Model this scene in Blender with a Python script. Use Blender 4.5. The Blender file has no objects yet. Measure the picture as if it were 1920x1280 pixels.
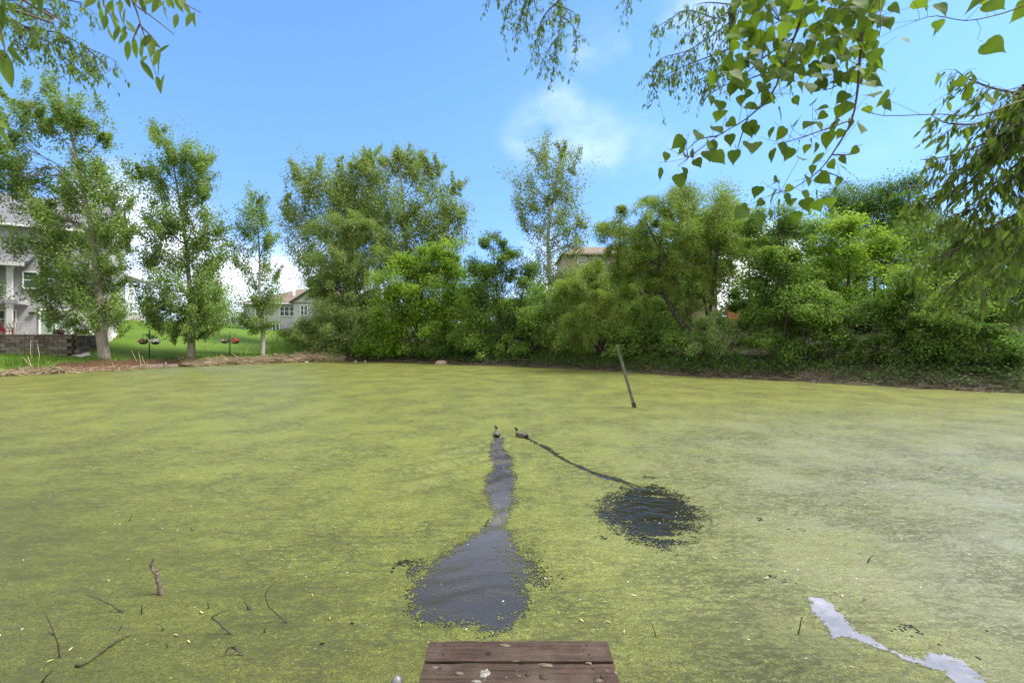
import bpy, math
import numpy as np
from mathutils import Vector, Matrix

scene = bpy.context.scene
COL = scene.collection
R = math.radians
F, CX, HY, H = 853.33, 960.0, 620.0, 2.5      # focal length in px of a 1920 px frame, centre, horizon row, eye height

# ------------------------------------------------------------------ camera, sky, sun, exposure
cam_d = bpy.data.cameras.new('camera')
cam = bpy.data.objects.new('camera', cam_d); COL.objects.link(cam)
cam.location = (0, 0, H); cam.rotation_euler = (R(90), 0, 0)
cam_d.sensor_width = 36.0; cam_d.lens = 16.0; cam_d.shift_y = -20 / 1920
cam_d.clip_start = 0.05; cam_d.clip_end = 3000
scene.camera = cam

SUN_EL, SUN_AZ = R(60), R(84)                  # azimuth measured from +Y towards +X
world = bpy.data.worlds.new('World'); scene.world = world
world.use_nodes = True
wn, wl = world.node_tree.nodes, world.node_tree.links
wn.clear()
wo = wn.new('ShaderNodeOutputWorld'); bg = wn.new('ShaderNodeBackground')
sky = wn.new('ShaderNodeTexSky'); sky.sky_type = 'NISHITA'; sky.sun_disc = False
sky.sun_elevation = SUN_EL; sky.sun_rotation = SUN_AZ
sky.air_density = 1.0; sky.dust_density = 0.25; sky.ozone_density = 2.8; sky.altitude = 0
bg.inputs['Strength'].default_value = 0.135
tc = wn.new('ShaderNodeTexCoord')


def wmath(op, a, b=None, c=None):
    n = wn.new('ShaderNodeMath'); n.operation = op
    for i, v in enumerate((a, b, c)):
        if v is None: continue
        if isinstance(v, (int, float)): n.inputs[i].default_value = v
        else: wl.new(v, n.inputs[i])
    return n.outputs[0]


def wsmooth(v, lo, hi):
    n = wn.new('ShaderNodeMapRange'); n.interpolation_type = 'SMOOTHSTEP'
    wl.new(v, n.inputs[0]); n.inputs[1].default_value = lo; n.inputs[2].default_value = hi
    return n.outputs[0]


nrm = wn.new('ShaderNodeVectorMath'); nrm.operation = 'NORMALIZE'; wl.new(tc.outputs['Generated'], nrm.inputs[0])
sep = wn.new('ShaderNodeSeparateXYZ'); wl.new(nrm.outputs[0], sep.inputs[0])
stretch = wn.new('ShaderNodeMapping'); stretch.inputs['Scale'].default_value = (1, 1, 1.7)
wl.new(nrm.outputs[0], stretch.inputs[0])
cn = wn.new('ShaderNodeTexNoise'); cn.inputs['Scale'].default_value = 5.5; cn.inputs['Detail'].default_value = 8
cn.inputs['Roughness'].default_value = 0.55; wl.new(stretch.outputs[0], cn.inputs['Vector'])
cn2 = wn.new('ShaderNodeTexNoise'); cn2.inputs['Scale'].default_value = 1.6; cn2.inputs['Detail'].default_value = 5
wl.new(stretch.outputs[0], cn2.inputs['Vector'])
# separate cumulus puffs where the photograph has them, a loose scatter of cloud elsewhere
cover = None
for (px, py, rad, amt) in ((1000, 250, 3.5, 0.206), (1055, 215, 3.2, 0.215), (1120, 260, 4.5, 0.189), (1130, 85, 3.2, 0.189), (1300, 30, 4, 0.215), (1260, 250, 6, 0.155), (1650, 300, 8, 0.103),
                           (320, 440, 4.5, 0.473), (560, 530, 4.5, 0.516), (245, 400, 4, 0.430), (430, 540, 4.5, 0.516), (700, 590, 5, 0.430), (250, 520, 4, 0.430),
                           (1040, 540, 6, 0.430), (1400, 530, 6, 0.774)):
    d = Vector(((px - CX) / F, 1, (HY - py) / F)).normalized()
    dp = wn.new('ShaderNodeVectorMath'); dp.operation = 'DOT_PRODUCT'
    wl.new(nrm.outputs[0], dp.inputs[0]); dp.inputs[1].default_value = d
    m = wmath('MULTIPLY', wsmooth(dp.outputs['Value'], math.cos(R(rad * 1.6)), math.cos(R(rad * 0.25))), amt)
    cover = m if cover is None else wmath('MAXIMUM', cover, m)
side = wmath('MAXIMUM', wsmooth(sep.outputs['Y'], 0.54, 0.36), wsmooth(sep.outputs['Z'], 0.615, 0.72))          # unseen cloud overhead, aside and behind, added bright to lift the ambient light
loose = wmath('MULTIPLY', wsmooth(cn2.outputs['Fac'], 0.22, 0.50), wmath('MULTIPLY', side, 1.0))
cover = wmath('MAXIMUM', cover, loose)
puff = wsmooth(wmath('ADD', wmath('MULTIPLY', cn.outputs['Fac'], 0.8), wmath('MULTIPLY', cover, 0.62)), 0.40, 1.0)
cloud = wmath('MULTIPLY', puff, wsmooth(cover, 0.0, 0.35))
tint = wn.new('ShaderNodeMix'); tint.data_type = 'RGBA'; tint.blend_type = 'MULTIPLY'; tint.inputs[0].default_value = 1
wl.new(sky.outputs[0], tint.inputs[6])
tel = wn.new('ShaderNodeMix'); tel.data_type = 'RGBA'; wl.new(wsmooth(sep.outputs['Z'], 0.05, 0.5), tel.inputs[0])
tel.inputs[6].default_value = (0.60, 0.74, 1.15, 1); tel.inputs[7].default_value = (0.83, 1.08, 1.24, 1); wl.new(tel.outputs[2], tint.inputs[7])
cmix = wn.new('ShaderNodeMix'); cmix.data_type = 'RGBA'
wl.new(cloud, cmix.inputs[0]); wl.new(tint.outputs[2], cmix.inputs[6]); cmix.inputs[7].default_value = (8.6, 8.7, 8.9, 1)
wl.new(cmix.outputs[2], bg.inputs['Color']); wl.new(bg.outputs[0], wo.inputs[0])

sun_d = bpy.data.lights.new('sun', 'SUN'); sun = bpy.data.objects.new('sun', sun_d); COL.objects.link(sun)
sun_d.energy = 5.0; sun_d.angle = R(18); sun_d.color = (1, 0.95, 0.87)
sdir = Vector((math.sin(SUN_AZ) * math.cos(SUN_EL), math.cos(SUN_AZ) * math.cos(SUN_EL), math.sin(SUN_EL)))
sun.rotation_euler = (-sdir).to_track_quat('-Z', 'Y').to_euler()

vs = scene.view_settings
scene.display_settings.display_device = 'sRGB'
vs.view_transform = 'Standard'; vs.look = 'None'; vs.gamma = 1; vs.use_curve_mapping = False
vs.exposure = 0.87
scene.cycles.max_bounces = 10; scene.cycles.diffuse_bounces = 7; scene.cycles.glossy_bounces = 3
scene.cycles.transmission_bounces = 7; scene.cycles.use_denoising = True

# ------------------------------------------------------------------ helpers
rng = np.random.default_rng(7)


def P(px, py, D):
    return np.array([(px - CX) / F * D, D, H - (py - HY) / F * D])


def W(px, py):                                  # the point of the pond's surface seen there
    return P(px, py, H * F / (py - HY))


def link(name, me, mats=None, parent=None):
    o = bpy.data.objects.new(name, me); COL.objects.link(o)
    if mats is not None:
        for m in (mats if isinstance(mats, (list, tuple)) else [mats]): me.materials.append(m)
    if parent is not None: o.parent = parent
    return o


def tag(o, label=None, cat=None, group=None, kind=None):
    if label: o['label'] = label
    if cat: o['category'] = cat
    if group: o['group'] = group
    if kind: o['kind'] = kind
    return o


def empty(name, loc, rz=0.0):
    o = bpy.data.objects.new(name, None); COL.objects.link(o)
    o.location = tuple(float(v) for v in loc); o.rotation_euler = (0, 0, rz); o.empty_display_size = 0.2
    return o


def np_mesh(name, verts, faces, attrs=None, smooth=False):
    """verts (n,3), faces (m,k) of equal size."""
    me = bpy.data.meshes.new(name)
    verts = np.ascontiguousarray(verts, dtype=np.float32); faces = np.ascontiguousarray(faces, dtype=np.int32)
    m, k = faces.shape
    me.vertices.add(len(verts)); me.vertices.foreach_set('co', verts.ravel())
    me.loops.add(m * k); me.loops.foreach_set('vertex_index', faces.ravel())
    me.polygons.add(m); me.polygons.foreach_set('loop_start', np.arange(0, m * k, k, dtype=np.int32))
    me.update(calc_edges=True)
    if smooth: me.polygons.foreach_set('use_smooth', np.ones(m, dtype=bool))
    for n, v in (attrs or {}).items():
        a = me.attributes.new(n, 'FLOAT', 'POINT'); a.data.foreach_set('value', np.ascontiguousarray(v, dtype=np.float32))
    return me


class MB:
    def __init__(s): s.v = []; s.f = []; s.mi = []

    def quad(s, pts, mi=0):
        b = len(s.v); s.v += [tuple(float(c) for c in p) for p in pts]; s.f.append(tuple(range(b, b + len(pts)))); s.mi.append(mi); return s

    def box(s, x0, x1, y0, y1, z0, z1, mi=0, jit=0.0):
        b = len(s.v)
        for z in (z0, z1):
            for x, y in ((x0, y0), (x1, y0), (x1, y1), (x0, y1)):
                j = rng.uniform(-jit, jit, 3) if jit else (0, 0, 0)
                s.v.append((x + j[0], y + j[1], z + j[2]))
        for q in ((3, 2, 1, 0), (4, 5, 6, 7), (0, 1, 5, 4), (1, 2, 6, 5), (2, 3, 7, 6), (3, 0, 4, 7)):
            s.f.append(tuple(b + i for i in q)); s.mi.append(mi)
        return s

    def loft(s, rings, mi=0, cap=True):
        b = len(s.v); n = len(rings[0])
        for r in rings: s.v += [tuple(float(c) for c in p) for p in r]
        for i in range(len(rings) - 1):
            m_ = mi[i] if isinstance(mi, (list, tuple)) else mi
            for j in range(n):
                k = (j + 1) % n
                s.f.append((b + i * n + j, b + i * n + k, b + (i + 1) * n + k, b + (i + 1) * n + j)); s.mi.append(m_)
        if cap:
            s.f.append(tuple(b + j for j in range(n))[::-1]); s.mi.append(mi[0] if isinstance(mi, (list, tuple)) else mi)
            e = b + (len(rings) - 1) * n
            s.f.append(tuple(e + j for j in range(n))); s.mi.append(mi[-1] if isinstance(mi, (list, tuple)) else mi)
        return s

    def tube(s, pts, rad, n=8, mi=0, rough=0.0):
        pts = [Vector([float(c) for c in p]) for p in pts]
        if not hasattr(rad, '__len__'): rad = [rad] * len(pts)
        rings = []; u = None
        for i, p in enumerate(pts):
            t = (pts[min(i + 1, len(pts) - 1)] - pts[max(i - 1, 0)])
            t = t.normalized() if t.length > 1e-9 else Vector((0, 0, 1))
            if u is None:
                u = t.cross(Vector((0.3, 1, 0.1)) if abs(t.y) < 0.9 else Vector((1, 0, 0))).normalized()
            else:
                u = (u - t * u.dot(t)); u = u.normalized() if u.length > 1e-6 else t.orthogonal().normalized()
            w = t.cross(u)
            rr = [rad[i] * (1 + (rng.uniform(-rough, rough) if rough else 0)) for _ in range(n)]
            rings.append([p + (u * math.cos(2 * math.pi * j / n) + w * math.sin(2 * math.pi * j / n)) * rr[j] for j in range(n)])
        return s.loft(rings, mi)

    def build(s, name, mats, parent=None, smooth=False, bevel=0.0):
        me = bpy.data.meshes.new(name); me.from_pydata(s.v, [], s.f); me.update()
        o = link(name, me, mats, parent)
        if len(set(s.mi)) > 1: me.polygons.foreach_set('material_index', np.array(s.mi, dtype=np.int32))
        if smooth: me.polygons.foreach_set('use_smooth', np.ones(len(s.f), dtype=bool))
        if bevel:
            b = o.modifiers.new('bevel', 'BEVEL'); b.width = bevel; b.segments = 2; b.limit_method = 'ANGLE'
        return o


def vnoise(x, y, scale, seed=0, octaves=3):
    """value noise in -1..1"""
    out = np.zeros_like(x, dtype=np.float64); amp = 1.0; tot = 0
    for o in range(octaves):
        g = np.random.default_rng(seed * 31 + o).uniform(-1, 1, (256, 256))
        u = x * scale * 2 ** o + 1000.3; v = y * scale * 2 ** o + 1000.7
        iu = np.floor(u).astype(int); iv = np.floor(v).astype(int); fu = u - iu; fv = v - iv
        fu = fu * fu * (3 - 2 * fu); fv = fv * fv * (3 - 2 * fv)
        a = g[iu % 256, iv % 256]; b = g[(iu + 1) % 256, iv % 256]; c = g[iu % 256, (iv + 1) % 256]; d = g[(iu + 1) % 256, (iv + 1) % 256]
        out += amp * ((a * (1 - fu) + b * fu) * (1 - fv) + (c * (1 - fu) + d * fu) * fv); tot += amp; amp *= 0.5
    return out / tot * 1.6


def poly_sd(x, y, poly, closed=True):
    """signed distance to a polygon, negative inside (or distance to a polyline)"""
    poly = np.asarray(poly, float)[:, :2]; n = len(poly)
    d2 = np.full(x.shape, 1e18); ins = np.zeros(x.shape, bool)
    for i in range(n if closed else n - 1):
        a = poly[i]; b = poly[(i + 1) % n]; ex, ey = b - a
        wx = x - a[0]; wy = y - a[1]
        t = np.clip((wx * ex + wy * ey) / (ex * ex + ey * ey + 1e-12), 0, 1)
        d2 = np.minimum(d2, (wx - ex * t) ** 2 + (wy - ey * t) ** 2)
        if closed:
            cond = ((a[1] > y) != (b[1] > y))
            with np.errstate(divide='ignore', invalid='ignore'):
                xi = a[0] + (y - a[1]) / (b[1] - a[1] + 1e-18) * ex
            ins ^= cond & (x < xi)
    d = np.sqrt(d2)
    return np.where(ins, -d, d) if closed else d


def smooth_poly(pts, k=3):
    pts = [np.asarray(p, float) for p in pts]; out = []
    n = len(pts)
    for i in range(n - 1):
        p0 = pts[max(i - 1, 0)]; p1 = pts[i]; p2 = pts[i + 1]; p3 = pts[min(i + 2, n - 1)]
        for j in range(k):
            t = j / k
            out.append(0.5 * ((2 * p1) + (-p0 + p2) * t + (2 * p0 - 5 * p1 + 4 * p2 - p3) * t * t + (-p0 + 3 * p1 - 3 * p2 + p3) * t ** 3))
    out.append(pts[-1]); return out


# ------------------------------------------------------------------ materials
def newmat(name):
    m = bpy.data.materials.new(name); m.use_nodes = True
    nt = m.node_tree; nt.nodes.clear()
    out = nt.nodes.new('ShaderNodeOutputMaterial')
    return m, nt.nodes, nt.links, out


def ramp(n, l, fac, stops):
    r = n.new('ShaderNodeValToRGB'); l.new(fac, r.inputs[0])
    e = r.color_ramp.elements
    while len(e) < len(stops): e.new(0.5)
    for i, (p, c) in enumerate(stops): e[i].position = p; e[i].color = (*c, 1)
    return r.outputs[0]


def noise(n, l, vec, scale, detail=4, rough=0.55, stretch=None):
    if stretch is not None:
        mp = n.new('ShaderNodeMapping'); mp.inputs['Scale'].default_value = stretch; l.new(vec, mp.inputs[0]); vec = mp.outputs[0]
    t = n.new('ShaderNodeTexNoise'); t.inputs['Scale'].default_value = scale; t.inputs['Detail'].default_value = detail
    t.inputs['Roughness'].default_value = rough; l.new(vec, t.inputs['Vector'])
    return t.outputs['Fac']


def mixc(n, l, fac, a, b, mode='MIX'):
    m = n.new('ShaderNodeMix'); m.data_type = 'RGBA'; m.blend_type = mode
    for i, v in ((0, fac), (6, a), (7, b)):
        if isinstance(v, (int, float)): m.inputs[i].default_value = v
        elif isinstance(v, tuple): m.inputs[i].default_value = (*v, 1)
        else: l.new(v, m.inputs[i])
    return m.outputs[2]


def mth(n, l, op, a, b=0.0):
    m = n.new('ShaderNodeMath'); m.operation = op
    for i, v in enumerate((a, b)):
        if isinstance(v, (int, float)): m.inputs[i].default_value = v
        else: l.new(v, m.inputs[i])
    return m.outputs[0]


def bump(n, l, h, strength, dist, prev=None):
    b = n.new('ShaderNodeBump'); b.inputs['Strength'].default_value = strength; b.inputs['Distance'].default_value = dist
    l.new(h, b.inputs['Height'])
    if prev is not None: l.new(prev, b.inputs['Normal'])
    return b.outputs[0]


def surf(name, c1, c2, scale=4, rough=0.8, stretch=None, bstr=0.4, bdist=0.01, metallic=0.0, c3=None, spec=0.3):
    """a rough surface of two or three mottled colours with fine relief"""
    m, n, l, out = newmat(name)
    p = n.new('ShaderNodeBsdfPrincipled'); l.new(p.outputs[0], out.inputs[0])
    t = n.new('ShaderNodeTexCoord')
    a = noise(n, l, t.outputs['Object'], scale, 6, 0.6, stretch)
    c = ramp(n, l, a, [(0.3, c1), (0.7, c2)])
    if c3: c = mixc(n, l, ramp(n, l, noise(n, l, t.outputs['Object'], scale * 0.23, 4), [(0.5, (0, 0, 0)), (0.66, (1, 1, 1))]), c, c3)
    l.new(c, p.inputs['Base Color']); p.inputs['Roughness'].default_value = rough; p.inputs['Metallic'].default_value = metallic
    p.inputs['Specular IOR Level'].default_value = spec
    if bstr: l.new(bump(n, l, noise(n, l, t.outputs['Object'], scale * 3, 5, 0.6, stretch), bstr, bdist), p.inputs['Normal'])
    return m


def leafmat(name, c1, c2, trans=(0.30, 0.42, 0.05), tfac=0.42, rough=0.6, spec=0.14):
    m, n, l, out = newmat(name)
    p = n.new('ShaderNodeBsdfPrincipled'); tr = n.new('ShaderNodeBsdfTranslucent')
    at = n.new('ShaderNodeAttribute'); at.attribute_name = 'tint'
    oi = n.new('ShaderNodeObjectInfo')
    f = mth(n, l, 'FRACT', mth(n, l, 'ADD', at.outputs['Fac'], mth(n, l, 'MULTIPLY', oi.outputs['Random'], 0.999)))
    c = mixc(n, l, f, c1, c2)
    l.new(c, p.inputs['Base Color']); p.inputs['Roughness'].default_value = rough; p.inputs['Specular IOR Level'].default_value = spec
    l.new(mixc(n, l, f, tuple(v * 0.7 for v in trans), trans), tr.inputs['Color'])
    mx = n.new('ShaderNodeMixShader'); mx.inputs[0].default_value = tfac
    l.new(p.outputs[0], mx.inputs[1]); l.new(tr.outputs[0], mx.inputs[2]); l.new(mx.outputs[0], out.inputs[0])
    return m


L_COTTON = leafmat('leaf_cottonwood', (0.091, 0.150, 0.030), (0.196, 0.277, 0.083), (0.246, 0.386, 0.055))
L_SILVER = leafmat('leaf_silver_poplar', (0.137, 0.194, 0.038), (0.284, 0.352, 0.102), (0.207, 0.314, 0.066))
L_WILLOW = leafmat('leaf_willow', (0.102, 0.159, 0.025), (0.203, 0.288, 0.063), (0.263, 0.383, 0.046))
L_GREYWIL = leafmat('leaf_grey_willow', (0.108, 0.163, 0.040), (0.203, 0.276, 0.086), (0.216, 0.326, 0.057))
L_MAPLE = leafmat('leaf_maple', (0.090, 0.172, 0.018), (0.190, 0.310, 0.036), (0.27, 0.43, 0.03))
L_DARK = leafmat('leaf_dark', (0.049, 0.102, 0.018), (0.104, 0.185, 0.035), (0.122, 0.230, 0.022))
L_UNDER = leafmat('leaf_understory', (0.080, 0.143, 0.027), (0.161, 0.254, 0.053), (0.201, 0.346, 0.033))
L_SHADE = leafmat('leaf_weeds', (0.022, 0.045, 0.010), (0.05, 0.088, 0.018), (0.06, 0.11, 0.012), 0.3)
L_BIG = leafmat('leaf_overhead_cottonwood', (0.045, 0.088, 0.014), (0.082, 0.135, 0.024), (0.19, 0.31, 0.02), 0.42, 0.6, 0.08)
L_LONG = leafmat('leaf_overhead_willow', (0.055, 0.095, 0.018), (0.125, 0.18, 0.035), (0.19, 0.31, 0.03), 0.42, 0.6, 0.10)
L_GRASS = leafmat('grass_blades', (0.05, 0.11, 0.015), (0.10, 0.18, 0.03), (0.15, 0.25, 0.02))
L_REED = leafmat('dry_reeds', (0.23, 0.17, 0.105), (0.46, 0.37, 0.245), (0.3, 0.24, 0.14), 0.15, 0.7, 0.2)
BARK_GREY = surf('bark_grey', (0.10, 0.085, 0.065), (0.27, 0.235, 0.185), 5, 0.9, (4, 4, 0.6), 0.9, 0.03)
BARK_DARK = surf('bark_dark', (0.028, 0.022, 0.017), (0.085, 0.068, 0.05), 6, 0.9, (4, 4, 0.7), 0.9, 0.03)
BARK_PALE = surf('bark_pale', (0.17, 0.16, 0.13), (0.33, 0.31, 0.26), 6, 0.85, (3, 3, 1), 0.5, 0.02)
BARK_TWIG = surf('bark_twig', (0.05, 0.036, 0.027), (0.12, 0.085, 0.06), 20, 0.7, None, 0.3, 0.003)

# ------------------------------------------------------------------ shoreline and terrain
shore_px = [(0, 705), (80, 701), (190, 696), (300, 690), (400, 685), (500, 681), (580, 678), (650, 677), (720, 678), (800, 681), (900, 685), (1000, 688),
            (1100, 693), (1200, 699), (1300, 706), (1400, 711), (1500, 715), (1600, 721), (1700, 727), (1800, 732), (1920, 738)]
SHORE = [W(*p)[:2] for p in shore_px]
SHORE += [np.array(p) for p in ((22.5, 15.5), (20.5, 10.5), (15, 7), (9, 3.2), (6, 0.9), (3, 0.0), (0, -0.3), (-3, 0.0), (-8, 2.2), (-16, 6.5), (-26, 13.5), (-31, 20))]
SHORE = np.array(SHORE)


def ground_z(x, y):
    x = np.asarray(x, float); y = np.asarray(y, float)
    d = poly_sd(x, y, SHORE)
    dd = np.maximum(d, 0)
    px = CX + F * x / np.maximum(y, 0.5)
    slope = np.interp(px, [0, 200, 350, 500, 700, 1000, 1300, 1900], [0.15, 0.13, 0.085, 0.072, 0.09, 0.13, 0.15, 0.15])
    slope = np.where(y < 3, 0.05, slope)
    s = np.clip(dd / 1.3, 0, 1); s = s * s * (3 - 2 * s)
    rise = slope * dd; cap = 3.6
    rise = np.where(rise > cap * 0.6, cap * 0.6 + (cap * 0.4) * np.tanh((rise - cap * 0.6) / (cap * 0.5)), rise)
    z = 0.40 * s + rise
    z = z + 1.1 * np.exp(-(((x + 36) / 7) ** 2 + ((y - 47) / 8) ** 2))
    z = z + 0.06 * vnoise(x, y, 0.35, 3, 3) * np.clip(dd, 0, 1) * np.where(px < 560, 0.35, 1.5)
    return np.where(d < 0, -0.9 * np.clip(-d / 2.0, 0, 1), z)


def gz(x, y):
    return float(ground_z(np.array([x]), np.array([y]))[0])


def grid(xs, ys):
    X, Y = np.meshgrid(xs, ys); nx, ny = len(xs), len(ys)
    i = np.arange(nx * ny).reshape(ny, nx)
    f = np.stack([i[:-1, :-1], i[:-1, 1:], i[1:, 1:], i[1:, :-1]], -1).reshape(-1, 4)
    return X.ravel(), Y.ravel(), f


gx = np.concatenate([[-900, -500, -250, -150, -100, -75, -60], np.arange(-50, 46, 0.45), [50, 60, 80, 120, 200, 400, 900]])
gy = np.concatenate([[-300, -100, -50, -25, -12], np.arange(-7, 62, 0.45), [66, 72, 80, 95, 120, 160, 250, 500, 1200]])
X, Y, f = grid(gx, gy)
Z = ground_z(X, Y)
dsh = poly_sd(X, Y, SHORE)
pxs = CX + F * X / np.maximum(Y, 0.5)
litter = np.clip((pxs - 560) / 70, 0, 1) * np.clip((75 - Y) / 20, 0, 1)
litter = np.maximum(litter, np.clip(1.0 - dsh / 0.7, 0, 1))
litter = np.where(Y < 3, 0.5, litter)
me = np_mesh('ground', np.stack([X, Y, Z], 1), f, {'litter': litter}, True)
m, n, l, out = newmat('ground')
p = n.new('ShaderNodeBsdfPrincipled'); l.new(p.outputs[0], out.inputs[0]); p.inputs['Roughness'].default_value = 0.9; p.inputs['Specular IOR Level'].default_value = 0.1
t = n.new('ShaderNodeTexCoord'); V = t.outputs['Object']
g1 = ramp(n, l, noise(n, l, V, 0.35, 6, 0.65), [(0.3, (0.032, 0.068, 0.008)), (0.7, (0.095, 0.145, 0.022))])
g1 = mixc(n, l, 0.5, g1, ramp(n, l, noise(n, l, V, 30, 3, 0.7), [(0.3, (0.035, 0.08, 0.008)), (0.7, (0.10, 0.17, 0.022))]))
d1 = ramp(n, l, noise(n, l, V, 1.2, 6, 0.65), [(0.3, (0.014, 0.012, 0.008)), (0.50, (0.028, 0.022, 0.015)), (0.60, (0.024, 0.040, 0.010)), (0.8, (0.03, 0.06, 0.012))])
at = n.new('ShaderNodeAttribute'); at.attribute_name = 'litter'
fac = ramp(n, l, mth(n, l, 'ADD', at.outputs['Fac'], mth(n, l, 'MULTIPLY', mth(n, l, 'SUBTRACT', noise(n, l, V, 1.5, 5), 0.5), 0.7)), [(0.4, (0, 0, 0)), (0.6, (1, 1, 1))])
l.new(mixc(n, l, fac, g1, d1), p.inputs['Base Color'])
l.new(bump(n, l, noise(n, l, V, 25, 5, 0.7), 0.8, 0.04), p.inputs['Normal'])
tag(link('ground', me, m), kind='structure')


def drape(name, poly, mat, off, step=0.25, wob=0.12):
    poly = np.array([p[:2] for p in poly]); lo = poly.min(0) - step; hi = poly.max(0) + step
    x, y, f = grid(np.arange(lo[0], hi[0], step), np.arange(lo[1], hi[1], step))
    sd = poly_sd(x, y, poly) + wob * vnoise(x, y, 1.5, 11, 3)
    keep = sd[f].mean(1) < 0
    z = ground_z(x, y) + off + 0.02 * vnoise(x, y, 3, 5, 2)
    z = np.where(sd > -step, z - 0.02, z)
    return link(name, np_mesh(name, np.stack([x, y, z], 1), f[keep], None, True), mat)


# ------------------------------------------------------------------ water and duckweed
def trail(pts, k=6): return np.array(smooth_poly([W(*q)[:2] for q in pts], k))


PATCH1 = np.array([W(*q)[:2] for q in ((768, 1120), (780, 1085), (812, 1055), (850, 1030), (885, 1008), (912, 990), (926, 962), (914, 925), (917, 892), (926, 868), (921, 842), (919, 824),
                                       (942, 822), (944, 842), (956, 862), (963, 890), (961, 922), (966, 948), (944, 982), (955, 1008), (962, 1036), (980, 1062), (988, 1095), (992, 1130), (984, 1152),
                                       (958, 1164), (944, 1184), (905, 1186), (872, 1172), (832, 1164), (790, 1160), (770, 1148))])
PATCH1B = np.array([W(*q)[:2] for q in ((955, 1036), (985, 1045), (1018, 1062), (1032, 1084), (1012, 1104), (985, 1096))])
PATCH1C = np.array([W(*q)[:2] for q in ((760, 1060), (790, 1052), (800, 1064), (780, 1076), (758, 1072))])
PATCH2 = np.array([W(*q)[:2] for q in ((1120, 950), (1140, 926), (1180, 911), (1230, 911), (1282, 932), (1314, 958), (1320, 982), (1302, 1014), (1244, 1026), (1200, 1018), (1160, 992), (1124, 966))])
TR2 = trail([(986, 821), (1030, 843), (1058, 862), (1090, 877), (1130, 893), (1165, 902), (1200, 914)])
refl_z = [(780, 455), (850, 460), (910, 490), (915, 520), (1000, 580), (1040, 640), (1130, 665), (1175, 720), (1260, 740), (1390, 790), (1420, 745), (1500, 750), (1600, 790), (1620, 820), (1720, 900), (1780, 960), (1640, 960),
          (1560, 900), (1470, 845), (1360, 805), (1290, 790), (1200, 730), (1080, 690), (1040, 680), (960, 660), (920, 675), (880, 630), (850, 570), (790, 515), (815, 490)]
REFL = np.array([W(1240 + a / 2.824, 960 + b / 2.824)[:2] for a, b in refl_z])
DUCK1, DUCK2 = W(930, 818), W(979, 820)
T1LINE = trail([(931, 822), (933, 850), (942, 880), (938, 920), (945, 950), (925, 985), (905, 1030)])


def waves(x, y):
    z = 0.0034 * vnoise(x * 1.0, y * 1.8, 2.2, 21, 4)
    d1 = poly_sd(x, y, T1LINE, False)
    z = z + 0.036 * np.exp(-(d1 / 0.30) ** 2) * np.sin(2 * math.pi * (y * 1.0 - x * 0.55) / 0.62 + 2.6 * vnoise(x, y, 1.6, 4, 3)) * (0.8 + 0.35 * vnoise(x, y, 1.3, 44, 2)) * np.clip((y - 5.3) / 1.2, 0, 1) * np.clip((11 - y) / 0.4, 0, 1)
    v = np.clip((11.0 - y) / 4.5, 0, 1)                                     # arms of the wake spreading to the left
    q = (DUCK1[0] - x) - 0.10 * (11.0 - y)
    env = np.exp(-((q - 0.35 - 0.40 * v) / 0.55) ** 2) * np.clip(v * 4, 0, 1) * np.clip((y - 6.0) / 1.5, 0, 1)
    z = z + 0.036 * env * np.sin(2 * math.pi * (y - 0.75 * x) / 0.85)
    d2 = poly_sd(x, y, TR2, False)
    z = z + 0.006 * np.exp(-(d2 / 0.25) ** 2) * np.sin(2 * math.pi * (y + x * 0.4) / 0.4)
    c2 = PATCH2.mean(0)
    z = z + 0.0034 * np.exp(-((np.hypot(x - c2[0], (y - c2[1])) / 0.55) ** 2)) * (np.sin(2 * math.pi * (y * 1.0 + 0.35 * x) / 0.24 + 8.0 * vnoise(x, y, 1.9, 14, 4)) * np.clip(0.6 + vnoise(x, y, 1.1, 24, 2), 0, 1.3))
    c1 = W(880, 1100)[:2]
    z = z + 0.0042 * np.exp(-((np.hypot(x - c1[0], y - c1[1]) / 0.75) ** 2)) * np.sin(2 * math.pi * (y * 0.9 - 0.3 * x) / 0.27 + 5.0 * vnoise(x, y, 1.2, 15, 3))
    for (px, py, rr) in ((872, 1108, 0.16), (945, 1130, 0.13), (862, 1030, 0.13), (1628, 1056, 0.12)):
        c = W(px, py); r = np.hypot(x - c[0], y - c[1])
        z = z + 0.0030 * np.exp(-(r / rr) ** 2) * np.sin(2 * math.pi * r / 0.045)
    return z


xs = np.concatenate([np.arange(-46, -2.6, 1.2), np.arange(-2.4, -1.1, 0.03), np.arange(-1.1, 2.6, 0.013), np.arange(2.6, 4.0, 0.022), np.arange(4.4, 46, 1.2)])
ys = np.concatenate([[-8, -4, -1, 0.5, 1.5, 2.4], np.arange(3.0, 8.4, 0.017), np.arange(8.4, 11.6, 0.026), np.arange(11.8, 46, 1.0)])
X, Y, f = grid(xs, ys)
Zw = waves(X, Y)
cloud_sheen = np.clip(1 - poly_sd(X, Y, PATCH1) / 0.25, 0, 1) * np.clip((Y - 3.4) / 2.6, 0.35, 1) * np.clip(1 - (Y - 6.4) / 2.5, 0.35, 1)  # bright cloud reflection painted into the open water's colour, weaker near and far
me = np_mesh('pond_water', np.stack([X, Y, Zw], 1), f, {'cloud_sheen': cloud_sheen}, True)
m, n, l, out = newmat('pond_water')
p = n.new('ShaderNodeBsdfPrincipled'); l.new(p.outputs[0], out.inputs[0])
sa = n.new('ShaderNodeAttribute'); sa.attribute_name = 'cloud_sheen'; l.new(mixc(n, l, sa.outputs['Fac'], (0.011, 0.010, 0.005), (0.060, 0.057, 0.058)), p.inputs['Base Color'])
p.inputs['Roughness'].default_value = 0.04; p.inputs['IOR'].default_value = 1.36
p.inputs['Specular IOR Level'].default_value = 0.65
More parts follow.
